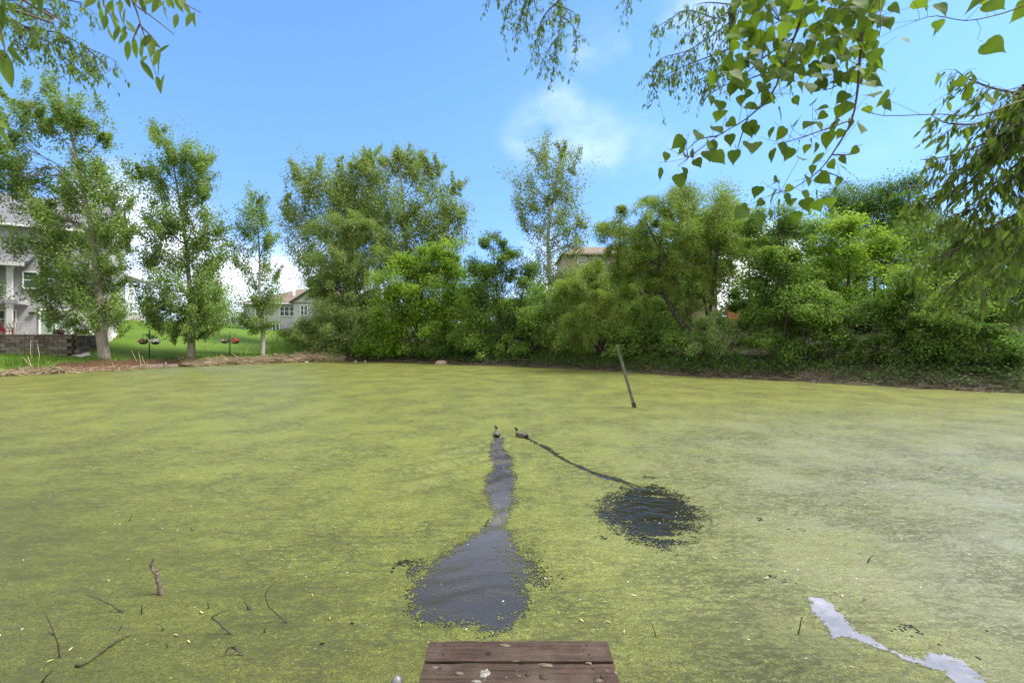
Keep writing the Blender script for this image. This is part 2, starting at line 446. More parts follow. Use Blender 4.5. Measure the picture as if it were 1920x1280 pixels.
t = n.new('ShaderNodeTexCoord'); V = t.outputs['Object']
b1 = bump(n, l, noise(n, l, V, 3.2, 3, 0.5, (1, 2.0, 1)), 0.25, 0.03)
b2 = bump(n, l, noise(n, l, V, 16, 3, 0.5, (1, 2.4, 1)), 0.5, 0.008, b1)
l.new(b2, p.inputs['Normal'])
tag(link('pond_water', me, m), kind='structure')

# the duckweed mat: a sheet with real holes
fc = f
cxm = X[fc].mean(1); cym = Y[fc].mean(1)
near = (cxm > -2.4) & (cxm < 4.0) & (cym > 3.0) & (cym < 11.6)
xn, yn = cxm[near], cym[near]
e1 = vnoise(xn, yn, 1.6, 31, 3); e2 = vnoise(xn, yn, 9, 32, 3); e3 = rng.uniform(-1, 1, xn.shape)
streak = vnoise(xn + 0.4 * yn, yn * 3.0, 2.2, 33, 3)
sd1 = poly_sd(xn, yn, PATCH1)
hv = rng.exponential(1.0, xn.shape) - 0.7
e4 = vnoise(xn, yn, 26, 38, 2)
s1 = sd1 - 0.03 + 0.06 * e1 + 0.05 * e2 + 0.04 * e4 + 0.03 * hv
s1b = poly_sd(xn, yn, PATCH1B) + 0.06 * e1 + 0.13 * e2 + 0.16 * hv
s1c = poly_sd(xn, yn, PATCH1C) + 0.05 * e1 + 0.12 * e2 + 0.16 * hv
s2 = poly_sd(xn, yn, PATCH2) + 0.05 * e1 + 0.10 * e2 + 0.09 * e4 + 0.08 * hv
s2 = np.where((streak > 0.55) & (s2 > -0.75), s2 + 0.5 * (streak - 0.5) + 0.1, s2)
s3 = poly_sd(xn, yn, TR2, False) - 0.055 * (1 + 0.6 * vnoise(xn, yn, 2.2, 35, 2)) + 0.04 * e2 + 0.02 * e3
fl = poly_sd(xn, yn, REFL) + 0.025 * e2 + 0.012 * e3
# scattered thin spots, mostly to the right of the second patch and about the near one
thin = (vnoise(xn * 1.0 + 0.5 * yn, yn * 1.6, 1.4, 36, 3) * 0.6 + e2 * 0.35 + e3 * 0.28)
lim = 1.05 - 0.22 * np.clip((xn - 1.6) / 2, 0, 1) - 0.25 * np.exp(-(sd1 / 0.3) ** 2) - 0.25 * np.exp(-(poly_sd(xn, yn, PATCH2) / 0.4) ** 2)
hole = (s1 < 0) | (s1b < 0) | (s1c < 0) | (s2 < 0) | (s3 < 0) | (thin > lim)
hole |= fl < 0
keep = np.ones(len(fc), bool); keep[np.where(near)[0][hole]] = False
jx = rng.uniform(-0.0055, 0.0055, X.shape); jy = rng.uniform(-0.007, 0.007, X.shape); inn = (X > -2.3) & (X < 3.9) & (Y > 3.05) & (Y < 11.5)
me = np_mesh('duckweed', np.stack([X + jx * inn, Y + jy * inn, Zw + 0.004], 1), fc[keep], None, True)
m, n, l, out = newmat('duckweed')
p = n.new('ShaderNodeBsdfPrincipled'); l.new(p.outputs[0], out.inputs[0])
t = n.new('ShaderNodeTexCoord'); V = t.outputs['Object']
fine = noise(n, l, V, 90, 2, 0.6)
vor = n.new('ShaderNodeTexVoronoi'); vor.inputs['Scale'].default_value = 110; l.new(V, vor.inputs['Vector'])
c = ramp(n, l, mth(n, l, 'ADD', mth(n, l, 'MULTIPLY', fine, 0.6), mth(n, l, 'MULTIPLY', vor.outputs['Color'], 0.35)), [(0.34, (0.085, 0.105, 0.025)), (0.5, (0.245, 0.275, 0.07)), (0.66, (0.42, 0.44, 0.14))])
drift = noise(n, l, V, 1.1, 7, 0.68, (0.6, 1.5, 1))                           # wind rows, denser and thinner
c = mixc(n, l, ramp(n, l, drift, [(0.38, (0.28, 0.28, 0.28)), (0.58, (0, 0, 0))]), c, (0.13, 0.155, 0.05))
rows = noise(n, l, V, 5.0, 9, 0.78, (0.7, 2.0, 1))
c = mixc(n, l, ramp(n, l, rows, [(0.36, (0.7, 0.7, 0.7)), (0.50, (0, 0, 0))]), c, (0.11, 0.12, 0.03))
# paler to the right: sky sheen painted into the weed's colour
sx = n.new('ShaderNodeSeparateXYZ'); l.new(V, sx.inputs[0])
gr = n.new('ShaderNodeMapRange'); gr.interpolation_type = 'SMOOTHSTEP'
l.new(mth(n, l, 'SUBTRACT', sx.outputs[0], mth(n, l, 'MULTIPLY', sx.outputs[1], 0.08)), gr.inputs[0]); gr.inputs[1].default_value = -1.0; gr.inputs[2].default_value = 6.0
gy = n.new('ShaderNodeMapRange'); gy.interpolation_type = 'SMOOTHSTEP'; l.new(sx.outputs[1], gy.inputs[0]); gy.inputs[1].default_value = 17.0; gy.inputs[2].default_value = 7.0
sky_sheen = mth(n, l, 'MULTIPLY', mth(n, l, 'MULTIPLY', gr.outputs[0], gy.outputs[0]), ramp(n, l, noise(n, l, V, 0.8, 6, 0.7, (1, 1.3, 1)), [(0.3, (0.35, 0.35, 0.35)), (0.65, (1, 1, 1))]))
c = mixc(n, l, mth(n, l, 'MULTIPLY', sky_sheen, 0.85), c, (0.255, 0.26, 0.28))
# darker, duller green towards the near left
gl = n.new('ShaderNodeMapRange'); gl.interpolation_type = 'SMOOTHSTEP'
l.new(mth(n, l, 'ADD', mth(n, l, 'ADD', mth(n, l, 'MULTIPLY', sx.outputs[0], 0.5), mth(n, l, 'MULTIPLY', sx.outputs[1], 0.9)), mth(n, l, 'MULTIPLY', drift, 5.0)), gl.inputs[0]); gl.inputs[1].default_value = 8.2; gl.inputs[2].default_value = 2.8
c = mixc(n, l, mth(n, l, 'MULTIPLY', gl.outputs[0], 0.85), c, (0.27, 0.305, 0.215), 'MULTIPLY')
med = noise(n, l, V, 24, 6, 0.75, (0.8, 1.3, 1))
c = mixc(n, l, ramp(n, l, med, [(0.38, (0.75, 0.75, 0.75)), (0.50, (0, 0, 0))]), c, (0.13, 0.14, 0.045))
def ridge(scale, st, wdt):
    q = noise(n, l, V, scale, 6, 0.62, st)
    return ramp(n, l, mth(n, l, 'ABSOLUTE', mth(n, l, 'SUBTRACT', q, 0.5)), [(0.0, (1, 1, 1)), (wdt, (0, 0, 0))])
patchy = ramp(n, l, noise(n, l, V, 0.7, 5, 0.6), [(0.40, (0.25, 0.25, 0.25)), (0.60, (1, 1, 1))])
for sc_, st_, wd_, am_ in ((2.6, (0.55, 1.5, 1), 0.030, 0.85), (6.5, (0.6, 1.4, 1), 0.05, 0.8), (17, (0.75, 1.2, 1), 0.08, 0.6)):
    c = mixc(n, l, mth(n, l, 'MULTIPLY', mth(n, l, 'MULTIPLY', ridge(sc_, st_, wd_), patchy), am_), c, (0.062, 0.068, 0.03))
spk = n.new('ShaderNodeTexVoronoi'); spk.inputs['Scale'].default_value = 9; l.new(V, spk.inputs['Vector'])
c = mixc(n, l, ramp(n, l, spk.outputs['Distance'], [(0.035, (0.8, 0.8, 0.8)), (0.06, (0, 0, 0))]), c, (0.5, 0.5, 0.33))
c = mixc(n, l, 1.0, c, (0.605, 0.61, 0.49), 'MULTIPLY')
l.new(c, p.inputs['Base Color'])
p.inputs['Roughness'].default_value = 0.42; p.inputs['Specular IOR Level'].default_value = 0.2
bb = bump(n, l, rows, 0.55, 0.05); bb = bump(n, l, noise(n, l, V, 60, 3, 0.6), 0.6, 0.006, bb)
l.new(bb, p.inputs['Normal'])
DW_M = m
dw = tag(link('duckweed', me, m), 'yellow green mat of duckweed floating over the whole pond', 'duckweed', None, 'stuff')
# loose fronds drifting along the ragged edges
edge = np.exp(-(s1 / 0.05) ** 2) * 0.9 + np.exp(-(s2 / 0.09) ** 2) * 0.7 + np.exp(-(s1b / 0.10) ** 2) * 0.6 + np.exp(-(s1c / 0.1) ** 2) * 0.5 + np.exp(-(s3 / 0.03) ** 2) * 0.5 + np.exp(-(fl / 0.03) ** 2) * 1.5
pk = np.where(rng.uniform(size=edge.shape) < edge * 0.22)[0]; pk = np.repeat(pk, 3); NF = len(pk)
fx = xn[pk] + rng.normal(0, 0.022, NF); fy = yn[pk] + rng.normal(0, 0.026, NF); fr = rng.gamma(2.2, 0.0018, NF) + 0.002; fz = waves(fx, fy) + 0.0055 + rng.uniform(0, 0.001, NF)
an = np.arange(6)[None] * 1.0472 + rng.uniform(0, 6, (NF, 1)); rad6 = fr[:, None] * rng.uniform(0.6, 1.3, (NF, 6))
fv = np.stack([fx[:, None] + np.cos(an) * rad6, fy[:, None] + np.sin(an) * rad6, np.repeat(fz[:, None], 6, 1)], -1).reshape(-1, 3)
tag(link('duckweed_fronds', np_mesh('duckweed_fronds', fv, np.arange(NF * 6).reshape(NF, 6)), DW_M), 'loose duckweed fronds drifting at the edges of the open water', 'duckweed', None, 'stuff')
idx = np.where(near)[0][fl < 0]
me = np_mesh('pale_reflection', np.stack([X, Y, Zw + 0.006], 1), fc[idx], None, True)  # reflected bright cloud, painted as a pale sheet over the gap in the weed
REFL_M = surf('pale_reflection', (0.07, 0.074, 0.088), (0.23, 0.225, 0.245), 2.6, 0.22, (1, 1.5, 1), 0.25, 0.01, 0, (0.12, 0.13, 0.15), 0.5)
tag(link('pale_reflection', me, REFL_M), 'pale lilac cloud reflection painted on open water at the lower right', 'painted reflection', None, 'stuff')


# ------------------------------------------------------------------ leaves and trees
def nrmz(a): return a / (np.linalg.norm(a, axis=1, keepdims=True) + 1e-9)


def leaf_cloud(name, pos, tip, nor, length, wr, mat, parent=None, r=None):
    r = r or rng
    N = len(pos); tip = nrmz(tip); nor = nor - tip * (nor * tip).sum(1, keepdims=True); nor = nrmz(nor); side = np.cross(tip, nor)
    L = length[:, None]; wv = side * (L * wr * 0.5)
    dn = nor * (L * 0.10)
    v = np.stack([pos, pos + tip * L * 0.42 + wv + dn, pos + tip * L, pos + tip * L * 0.42 - wv + dn], 1).reshape(-1, 3)
    fa = np.arange(N * 4).reshape(N, 4)
    me = np_mesh(name, v, fa, {'tint': np.repeat(r.uniform(0, 0.999, N), 4)})
    return link(name, me, mat, parent)


def tree(name, label, cat, base, D, lobes, mat, bark, trunk=None, r0=0.15, leaf=0.13, wr=0.75, lai=3.2, style='poplar', group=None,
         seed=1, depth=0.9, spread=0.33, limbs=True, stems=1, twig=True):
    """lobes: (px, py, rx, ry) outlines of the crown's masses as seen at distance D"""
    r = np.random.default_rng(seed)
    bx, by = P(base, HY, D)[:2]; b = np.array([bx, by, gz(bx, by)])
    root = empty(name, b); tag(root, label, cat, group)
    k = D / F
    tpts = [np.array([0, 0, -0.25])]
    for (px, py) in (trunk or []):
        q = P(px, py, D) - b; q[1] += r.uniform(-0.25, 0.25); tpts.append(q)
    if len(tpts) == 1:
        top = min(lobes, key=lambda a: a[1]); q = P(top[0], top[1], D) - b; tpts += [q * np.array([0.4, 0.4, 0.5]), q]
    tp = smooth_poly(tpts, 4)
    n = len(tp)
    rad = [r0 * (1.25 if i == 0 else 1) * (1 - 0.86 * (i / (n - 1)) ** 0.8) for i in range(n)]
    mb = MB(); mb.tube(tp, rad, 9, 0, 0.06)
    for s_ in range(stems - 1):
        a = r.uniform(0, 6.28); lean = r.uniform(0.4, 1.3)
        pts = [np.array([0.25 * math.cos(a), 0.25 * math.sin(a), -0.2])]
        lb = lobes[r.integers(len(lobes))]; e = P(lb[0], lb[1], D) - b; e[1] += r.uniform(-1, 1)
        pts += [pts[0] + (e - pts[0]) * 0.35 + r.normal(0, 0.18, 3) + np.array([0, 0, 0.3]), e]
        sp = smooth_poly(pts, 4); mb.tube(sp, [r0 * r.uniform(0.35, 0.8) * (1 - 0.8 * i / len(sp)) for i in range(len(sp))], 6, 0, 0.08)
    mb.build('trunk', bark, root, True)
    tp = np.array(tp)
    allp, allt, alln, alll = [], [], [], []
    for (lx, ly, rx, ry) in lobes:
        c = P(lx, ly, D) - b; ax, az = rx * k, ry * k; ay = (ax * 0.65 + az * 0.35) * depth
        c[1] += r.uniform(-0.3, 0.3) * ay
        area = math.pi * ax * az
        K = max(5, int(area * (3.0 if leaf < 0.2 else 2.2)))
        u = nrmz(r.normal(size=(K, 3))) * (r.uniform(0.08, 1, (K, 1)) ** 0.42)
        cl = c + u * np.array([ax, ay, az])
        nl = int(area * lai * 1.5 / (leaf * leaf * wr * 0.5))
        w = r.gamma(1.6, 1, K); own = r.choice(K, nl, p=w / w.sum())
        sg = spread * r.uniform(0.6, 1.35, K) * np.clip(min(ax, az) / 1.3, 0.4, 1)
        off = np.clip(r.normal(size=(nl, 3)), -1.7, 1.7)
        if style == 'poplar':
            dirs = nrmz(u * np.array([1, 1, 0.6]) + np.array([0, 0, 0.9]) + r.normal(0, 0.25, (K, 3)))
            along = np.clip(r.normal(size=(nl, 1)), -1.6, 1.6) * 1.7
            off = off * 0.62 + dirs[own] * along
            tipd = nrmz(r.normal(size=(nl, 3)) + np.array([0, 0, -0.5])); nn = r.normal(size=(nl, 3)) + np.array([0, -0.4, 0.5])
        elif style == 'willow':
            dirs = nrmz(u * np.array([1, 1, 0.25]) + np.array([0, 0, -0.35]) + r.normal(0, 0.3, (K, 3)))
            off = off * 0.75 + dirs[own] * np.abs(r.normal(size=(nl, 1))) * 1.7
            tipd = nrmz(dirs[own] + r.normal(0, 0.55, (nl, 3)) + np.array([0, 0, -0.35])); nn = r.normal(size=(nl, 3)) + np.array([0, 0, 0.8])
        else:
            off = off * np.array([1.1, 1.1, 0.85])
            tipd = nrmz(r.normal(size=(nl, 3)) * np.array([1, 1, 0.5]) + np.array([0, 0, -0.35])); nn = r.normal(size=(nl, 3)) * 0.6 + np.array([0, -0.15, 1.0])
        allp.append(cl[own] + off * sg[own][:, None]); allt.append(tipd); alln.append(nn); alll.append(leaf * r.uniform(0.6, 1.3, nl))
        if limbs:
            lm = MB()
            zz = tp[:, 2]; tgt = c[2] - (0.55 * az + 0.35 * abs(c[0] - np.interp(c[2], zz, tp[:, 0])) if style != 'willow' else 0.35 * az)
            i0 = int(np.argmin(np.abs(zz - max(tgt, 0.25 * zz.max()))))
            s0 = tp[i0]; rr = max(rad[i0] * 0.55, 0.02)
            ms = s0 + (c - s0) * 0.5 + np.array([0, 0, (0.06 if style == 'poplar' else 0.10) * np.linalg.norm(c - s0)]) + r.normal(0, 0.06, 3) * np.linalg.norm(c - s0)
            lp = smooth_poly([s0, ms, c], 4); lm.tube(lp, [rr * (1 - 0.7 * i / (len(lp) - 1)) for i in range(len(lp))], 6, 0, 0.08)
            if twig:
                for q in cl[r.choice(K, min(K, 16), replace=False)]:
                    a0 = lp[r.integers(len(lp) // 3, len(lp))]
                    mid = a0 + (q - a0) * 0.5 + r.normal(0, 0.08, 3) * np.linalg.norm(q - a0)
                    lm.tube([a0, mid, q], [rr * 0.35, rr * 0.25, rr * 0.1 + 0.004], 4)
            lm.build('limb', bark, root, True)
    leaf_cloud('crown', np.concatenate(allp), np.concatenate(allt), np.concatenate(alln), np.concatenate(alll), wr, mat, root, r)
    return root


def spires(pts, rx, ry): return [(a, b, rx, ry) for a, b in pts]


LAWN_T = 'young trees along the lawn shore'
tree('cottonwood_tree', 'tall cottonwood on the lawn beside the block wall, in front of the grey sided house', 'tree', 197, 29.6,
     [(35, 185, 20, 55), (75, 240, 28, 60), (110, 190, 30, 62), (150, 230, 30, 60), (190, 250, 20, 60), (20, 265, 30, 55), (60, 330, 60, 45), (130, 330, 60, 60), (190, 340, 45, 50),
      (150, 420, 75, 45), (70, 400, 50, 25), (205, 430, 38, 35), (110, 450, 55, 25), (160, 500, 80, 45), (85, 510, 42, 20), (215, 505, 30, 28), (150, 560, 75, 42), (200, 580, 50, 40), (120, 595, 42, 25), (185, 615, 42, 18), (10, 320, 25, 45), (222, 395, 22, 40), (225, 460, 24, 30), (60, 465, 45, 28), (110, 540, 50, 26)],
     L_COTTON, BARK_GREY, [(192, 600), (184, 540), (172, 440), (158, 340), (130, 215)], 0.36, 0.125, 0.8, 1.85, 'poplar', LAWN_T, 11)
tree('cottonwood_tree', 'leafy cottonwood whose crown is cut by the left edge of the picture', 'tree', -95, 27.5,
     [(-60, 330, 55, 60), (-40, 250, 40, 60), (-90, 450, 70, 60), (-20, 420, 20, 18), (-30, 545, 26, 34), (-90, 560, 70, 50), (-60, 180, 40, 60)],
     L_COTTON, BARK_GREY, [(-95, 560), (-80, 380), (-50, 170)], 0.35, 0.135, 0.8, 2.8, 'poplar', LAWN_T, 12)
tree('cottonwood_tree', 'full round topped cottonwood between the first two flower basket poles', 'tree', 357, 33.0,
     [(300, 262, 18, 30), (330, 290, 42, 38), (365, 300, 36, 34), (275, 330, 28, 38), (385, 340, 24, 38), (330, 360, 62, 44), (310, 420, 52, 40), (370, 420, 48, 44), (400, 440, 26, 30), (330, 480, 74, 44), (275, 480, 22, 20), (345, 545, 80, 46), (395, 520, 30, 30),
      (290, 575, 32, 36), (350, 600, 78, 34), (400, 590, 32, 36), (340, 628, 52, 16)],
     L_COTTON, BARK_GREY, [(356, 620), (352, 540), (343, 430), (325, 300)], 0.30, 0.125, 0.85, 2.1, 'poplar', LAWN_T, 13)
tree('cottonwood_tree', 'slim sparse cottonwood with pale trunk in front of the low grey house', 'tree', 492, 36.2,
     [(472, 380, 30, 24), (470, 420, 36, 36), (495, 400, 18, 34), (455, 460, 22, 36), (495, 465, 24, 34), (480, 510, 42, 32), (515, 510, 14, 26), (470, 555, 40, 26), (500, 560, 30, 28), (485, 600, 36, 24), (470, 605, 28, 18)],
     L_COTTON, BARK_PALE, [(491, 620), (488, 560), (485, 470), (478, 375)], 0.20, 0.135, 0.8, 1.45, 'poplar', LAWN_T, 14, spread=0.36)

MID = 'trees along the far shore'
tree('silver_poplar_tree', 'tall grey green poplar with upswept spiky branches, left half of the big central pair', 'tree', 640, 46,
     [(585, 345, 38, 34), (560, 420, 34, 40), (620, 370, 45, 40), (575, 480, 38, 34), (650, 345, 26, 34), (640, 430, 50, 45), (690, 330, 22, 42), (610, 520, 40, 30), (660, 400, 45, 50), (545, 400, 18, 20), (690, 400, 40, 50), (650, 500, 55, 40), *spires([(560, 325), (600, 312), (640, 318), (683, 298), (700, 292), (540, 370), (660, 312), (580, 335)], 9, 26)],
     L_SILVER, BARK_PALE, [(650, 560), (655, 450), (650, 340)], 0.40, 0.17, 0.75, 2.3, 'poplar', MID, 21, spread=0.5)
tree('silver_poplar_tree', 'tall grey green poplar with upswept spiky branches, right half of the big central pair', 'tree', 770, 45,
     [(750, 310, 20, 32), (715, 340, 24, 42), (780, 330, 22, 40), (810, 340, 18, 38), (845, 390, 28, 36), (740, 400, 50, 50), (800, 410, 45, 45), (865, 410, 18, 24), (770, 470, 70, 45), (840, 450, 40, 36), (720, 470, 40, 45), (690, 315, 12, 24), (790, 520, 70, 40), *spires([(720, 300), (748, 285), (765, 292), (782, 296), (804, 302), (822, 312), (866, 352), (736, 318), (848, 345)], 9, 28)],
     L_SILVER, BARK_PALE, [(768, 560), (762, 450), (750, 310)], 0.42, 0.17, 0.75, 2.2, 'poplar', MID, 22, spread=0.5)
tree('willow_tree', 'dull olive willow tree in front of the left central poplar', 'tree', 668, 41,
     [(640, 430, 40, 38), (680, 440, 40, 40), (630, 490, 45, 40), (690, 500, 50, 42), (650, 550, 60, 38), (700, 570, 42, 44), (645, 610, 60, 40), (610, 540, 30, 30)],
     L_GREYWIL, BARK_DARK, [(672, 600), (665, 520), (660, 430)], 0.34, 0.17, 0.42, 3.3, 'willow', MID, 23, stems=3)
tree('willow_shrub', 'feathery grey green willow bush leaning over the dead reeds at the lawn end', 'shrub', 655, 39.3,
     [(575, 610, 40, 22), (615, 585, 34, 26), (640, 610, 45, 34), (600, 640, 52, 24), (655, 640, 35, 30), (570, 632, 34, 14), (680, 600, 34, 40)],
     L_GREYWIL, BARK_DARK, [(640, 640), (615, 610)], 0.13, 0.16, 0.35, 2.4, 'willow', None, 24, stems=9, spread=0.4)
tree('maple_tree', 'bright green bushy maple at the water, below the right central poplar', 'tree', 780, 37.5,
     [(830, 470, 38, 32), (780, 500, 42, 34), (740, 540, 42, 30), (850, 520, 36, 36), (800, 560, 60, 40), (730, 590, 44, 34), (860, 585, 40, 40), (790, 630, 70, 40), (710, 640, 36, 28), (865, 640, 42, 32), (750, 500, 26, 24)],
     L_MAPLE, BARK_DARK, [(785, 610), (795, 540), (820, 460)], 0.16, 0.15, 0.85, 3.6, 'maple', MID, 25, stems=5, spread=0.34)
tree('ash_tree', 'mid green many stemmed sapling clump left of the tall thin poplar', 'tree', 935, 35,
     [(925, 465, 24, 32), (895, 500, 28, 30), (955, 490, 26, 30), (925, 520, 44, 36), (985, 525, 24, 30), (890, 560, 34, 34), (960, 570, 46, 40), (920, 610, 55, 38), (985, 605, 36, 40), (880, 640, 34, 30), (950, 645, 60, 26)],
     L_UNDER, BARK_DARK, [(938, 600), (930, 530), (925, 450)], 0.13, 0.14, 0.7, 3.4, 'maple', MID, 26, stems=6, spread=0.32)
tree('poplar_tree', 'tall thin airy poplar standing alone against the sky, left of the tan house', 'tree', 1033, 36.5,
     [(1055, 275, 16, 30), (1015, 285, 20, 30), (1080, 310, 14, 30), (1040, 320, 42, 34), (985, 335, 26, 26), (1075, 350, 34, 30), (1020, 370, 46, 34), (980, 385, 28, 22), (1060, 400, 42, 34), (1100, 415, 14, 24), (1000, 425, 34, 28), (1040, 450, 46, 32), (1085, 450, 24, 24), (1020, 500, 40, 28), (1055, 520, 32, 30)],
     L_SILVER, BARK_PALE, [(1033, 600), (1030, 520), (1028, 430), (1045, 330), (1052, 255)], 0.27, 0.13, 0.8, 1.3, 'poplar', MID, 27, spread=0.42)
tree('willow_shrub', 'yellow green willow bush at the water to the left of the leaning post', 'shrub', 1120, 31.5,
     [(1110, 560, 42, 34), (1160, 570, 42, 36), (1090, 610, 34, 36), (1140, 620, 60, 36), (1185, 610, 32, 34), (1110, 650, 46, 20), (1090, 530, 30, 34), (1125, 510, 36, 32)],
     L_WILLOW, BARK_DARK, [(1125, 620), (1130, 570)], 0.11, 0.13, 0.42, 3.0, 'willow', None, 28, stems=9)
tree('willow_tree', 'broad open willow with dark forked limbs, right of the leaning post', 'tree', 1310, 28.6,
     [(1200, 415, 50, 30), (1165, 440, 34, 30), (1150, 475, 34, 30), (1190, 510, 40, 26), (1255, 385, 46, 34), (1310, 375, 46, 38), (1355, 390, 40, 36), (1230, 445, 62, 32), (1300, 440, 60, 36), (1370, 440, 40, 34), (1180, 480, 46, 24), (1260, 500, 50, 28), (1340, 500, 46, 32), (1150, 520, 40, 22), (1220, 545, 50, 24), (1290, 560, 44, 24), (1390, 490, 30, 30)],
     L_WILLOW, BARK_DARK, [(1300, 640), (1255, 570), (1235, 520), (1240, 430)], 0.30, 0.115, 0.42, 2.9, 'willow', MID, 29, stems=4, spread=0.36)
tree('willow_shrub', 'low bright willow bush overhanging the water under the broad open willow', 'shrub', 1350, 26.6,
     [(1350, 610, 46, 26), (1320, 640, 36, 26), (1370, 650, 46, 32), (1400, 620, 30, 26), (1340, 675, 40, 20)],
     L_GREYWIL, BARK_DARK, [(1345, 640)], 0.09, 0.12, 0.42, 2.7, 'willow', None, 30, stems=7)
tree('elm_tree', 'small leaved elm with thin dark stems right of the broad open willow', 'tree', 1470, 25.6,
     [(1440, 430, 46, 32), (1490, 420, 46, 34), (1420, 480, 36, 32), (1470, 490, 52, 36), (1430, 540, 36, 30), (1500, 540, 40, 36), (1460, 590, 50, 36), (1510, 610, 34, 34), (1470, 650, 46, 26)],
     L_UNDER, BARK_DARK, [(1475, 600), (1470, 500), (1465, 410)], 0.13, 0.115, 0.7, 3.8, 'maple', MID, 31, stems=6)
tree('maple_tree', 'bright yellow green maple crown below the heart leaved branch', 'tree', 1590, 26.5,
     [(1590, 425, 34, 26), (1550, 450, 40, 30), (1630, 455, 42, 30), (1590, 490, 62, 36), (1660, 490, 34, 34), (1540, 510, 38, 34), (1640, 540, 52, 34), (1575, 560, 52, 34)],
     L_MAPLE, BARK_DARK, [(1590, 600), (1592, 520), (1590, 420)], 0.15, 0.125, 0.85, 3.1, 'maple', MID, 32, stems=4)
tree('oak_tree', 'large dark green tree rising behind the bright maple', 'tree', 1640, 44,
     [(1620, 375, 52, 34), (1680, 365, 44, 34), (1590, 400, 40, 30), (1650, 420, 70, 40), (1720, 410, 40, 40), (1620, 470, 80, 40), (1560, 380, 24, 20)],
     L_DARK, BARK_DARK, [(1640, 560), (1645, 400)], 0.40, 0.19, 0.6, 3.2, 'maple', MID, 33, spread=0.55)
tree('willow_tree', 'tall shaded tree behind the hanging willow branches at the right edge', 'tree', 1840, 24,
     [(1780, 470, 50, 40), (1850, 440, 60, 50), (1920, 460, 60, 60), (1790, 540, 50, 40), (1870, 540, 60, 50), (1940, 560, 50, 50), (1830, 610, 60, 40), (1910, 640, 60, 40)],
     L_UNDER, BARK_DARK, [(1850, 640), (1850, 560), (1845, 440)], 0.25, 0.125, 0.6, 2.6, 'willow', MID, 34, stems=3)
under = [(1060, 33.0, [(1060, 560, 34, 40), (1040, 620, 40, 36), (1075, 650, 36, 24)], 'yellow green sapling between the tall thin poplar and the tan house', L_WILLOW),
         (1180, 29.8, [(1170, 640, 44, 30), (1205, 665, 40, 26), (1150, 670, 36, 18)], 'low shaded bush directly behind the leaning post', L_UNDER),
         (1285, 28.0, [(1280, 640, 40, 34), (1260, 675, 40, 22), (1300, 685, 30, 16)], 'bush at the foot of the forked willow', L_UNDER),
         (1450, 25.2, [(1440, 650, 40, 32), (1430, 693, 50, 18), (1480, 693, 46, 22)], 'leafy bush at the water below the small leaved elm', L_UNDER),
         (1510, 24.6, [(1500, 560, 46, 44), (1530, 610, 40, 40), (1500, 660, 40, 34), (1515, 705, 40, 14)], 'tall sapling between the elm and the bright maple', L_UNDER),
         (1690, 22.8, [(1700, 530, 44, 44), (1720, 580, 46, 40), (1690, 640, 46, 40), (1700, 710, 46, 16)], 'tall leafy sapling under the drooping willow leaves', L_UNDER),
         (1800, 21.2, [(1800, 570, 46, 44), (1810, 640, 46, 40), (1790, 700, 46, 24)], 'tall shaded sapling near the right edge', L_UNDER),
         (950, 34.2, [(940, 655, 40, 22), (980, 660, 36, 20), (905, 665, 30, 16)], 'low green bush right of the tan boulder', L_UNDER),
         (1010, 34.2, [(1010, 610, 42, 40), (1035, 580, 30, 36), (1000, 655, 44, 20)], 'mid green sapling at the foot of the tall thin poplar', L_UNDER),
         (1225, 30.5, [(1215, 590, 38, 36), (1240, 630, 46, 36), (1200, 650, 34, 24)], 'dark bush behind the top of the leaning post', L_DARK),
         (1560, 24.4, [(1560, 600, 40, 36), (1545, 650, 46, 36), (1590, 660, 40, 34), (1570, 698, 54, 20)], 'shaded sapling with thin stems below the bright maple', L_UNDER),
         (1650, 23.6, [(1640, 590, 46, 32), (1680, 630, 46, 36), (1630, 650, 44, 34), (1660, 695, 56, 24)], 'deep green sapling thicket under the drooping willow leaves', L_DARK),
         (1745, 22.2, [(1740, 600, 46, 32), (1770, 640, 46, 34), (1720, 660, 44, 32), (1750, 706, 60, 22)], 'leafy sapling on the right bank with two thin dark stems', L_UNDER),
         (1860, 20.6, [(1850, 640, 50, 40), (1900, 670, 50, 40), (1830, 690, 44, 34), (1880, 714, 64, 22)], 'darkest bush at the right edge above the waterline', L_DARK),
         (1405, 30.5, [(1400, 560, 40, 34), (1430, 600, 36, 40)], 'thin dark sapling in front of the orange wooden fence', L_DARK),
         (850, 36.3, [(850, 650, 40, 22), (885, 655, 30, 20), (815, 655, 34, 20)], 'low dark bush over the tan boulder', L_DARK),
         (720, 38.2, [(715, 640, 40, 30), (745, 655, 36, 20)], 'low olive bush left of the tan boulder', L_GREYWIL)]
for i, (b, D, lob, lab, mt) in enumerate(under):
    tree('sapling' if D < 32 else 'shrub', lab, 'sapling' if D < 32 else 'shrub', b, D, lob, mt, BARK_DARK, None, 0.06, 0.115 if D < 28 else 0.14, 0.75, 2.8, 'maple', 'undergrowth bushes along the right shore', 50 + i, stems=6, spread=0.3)
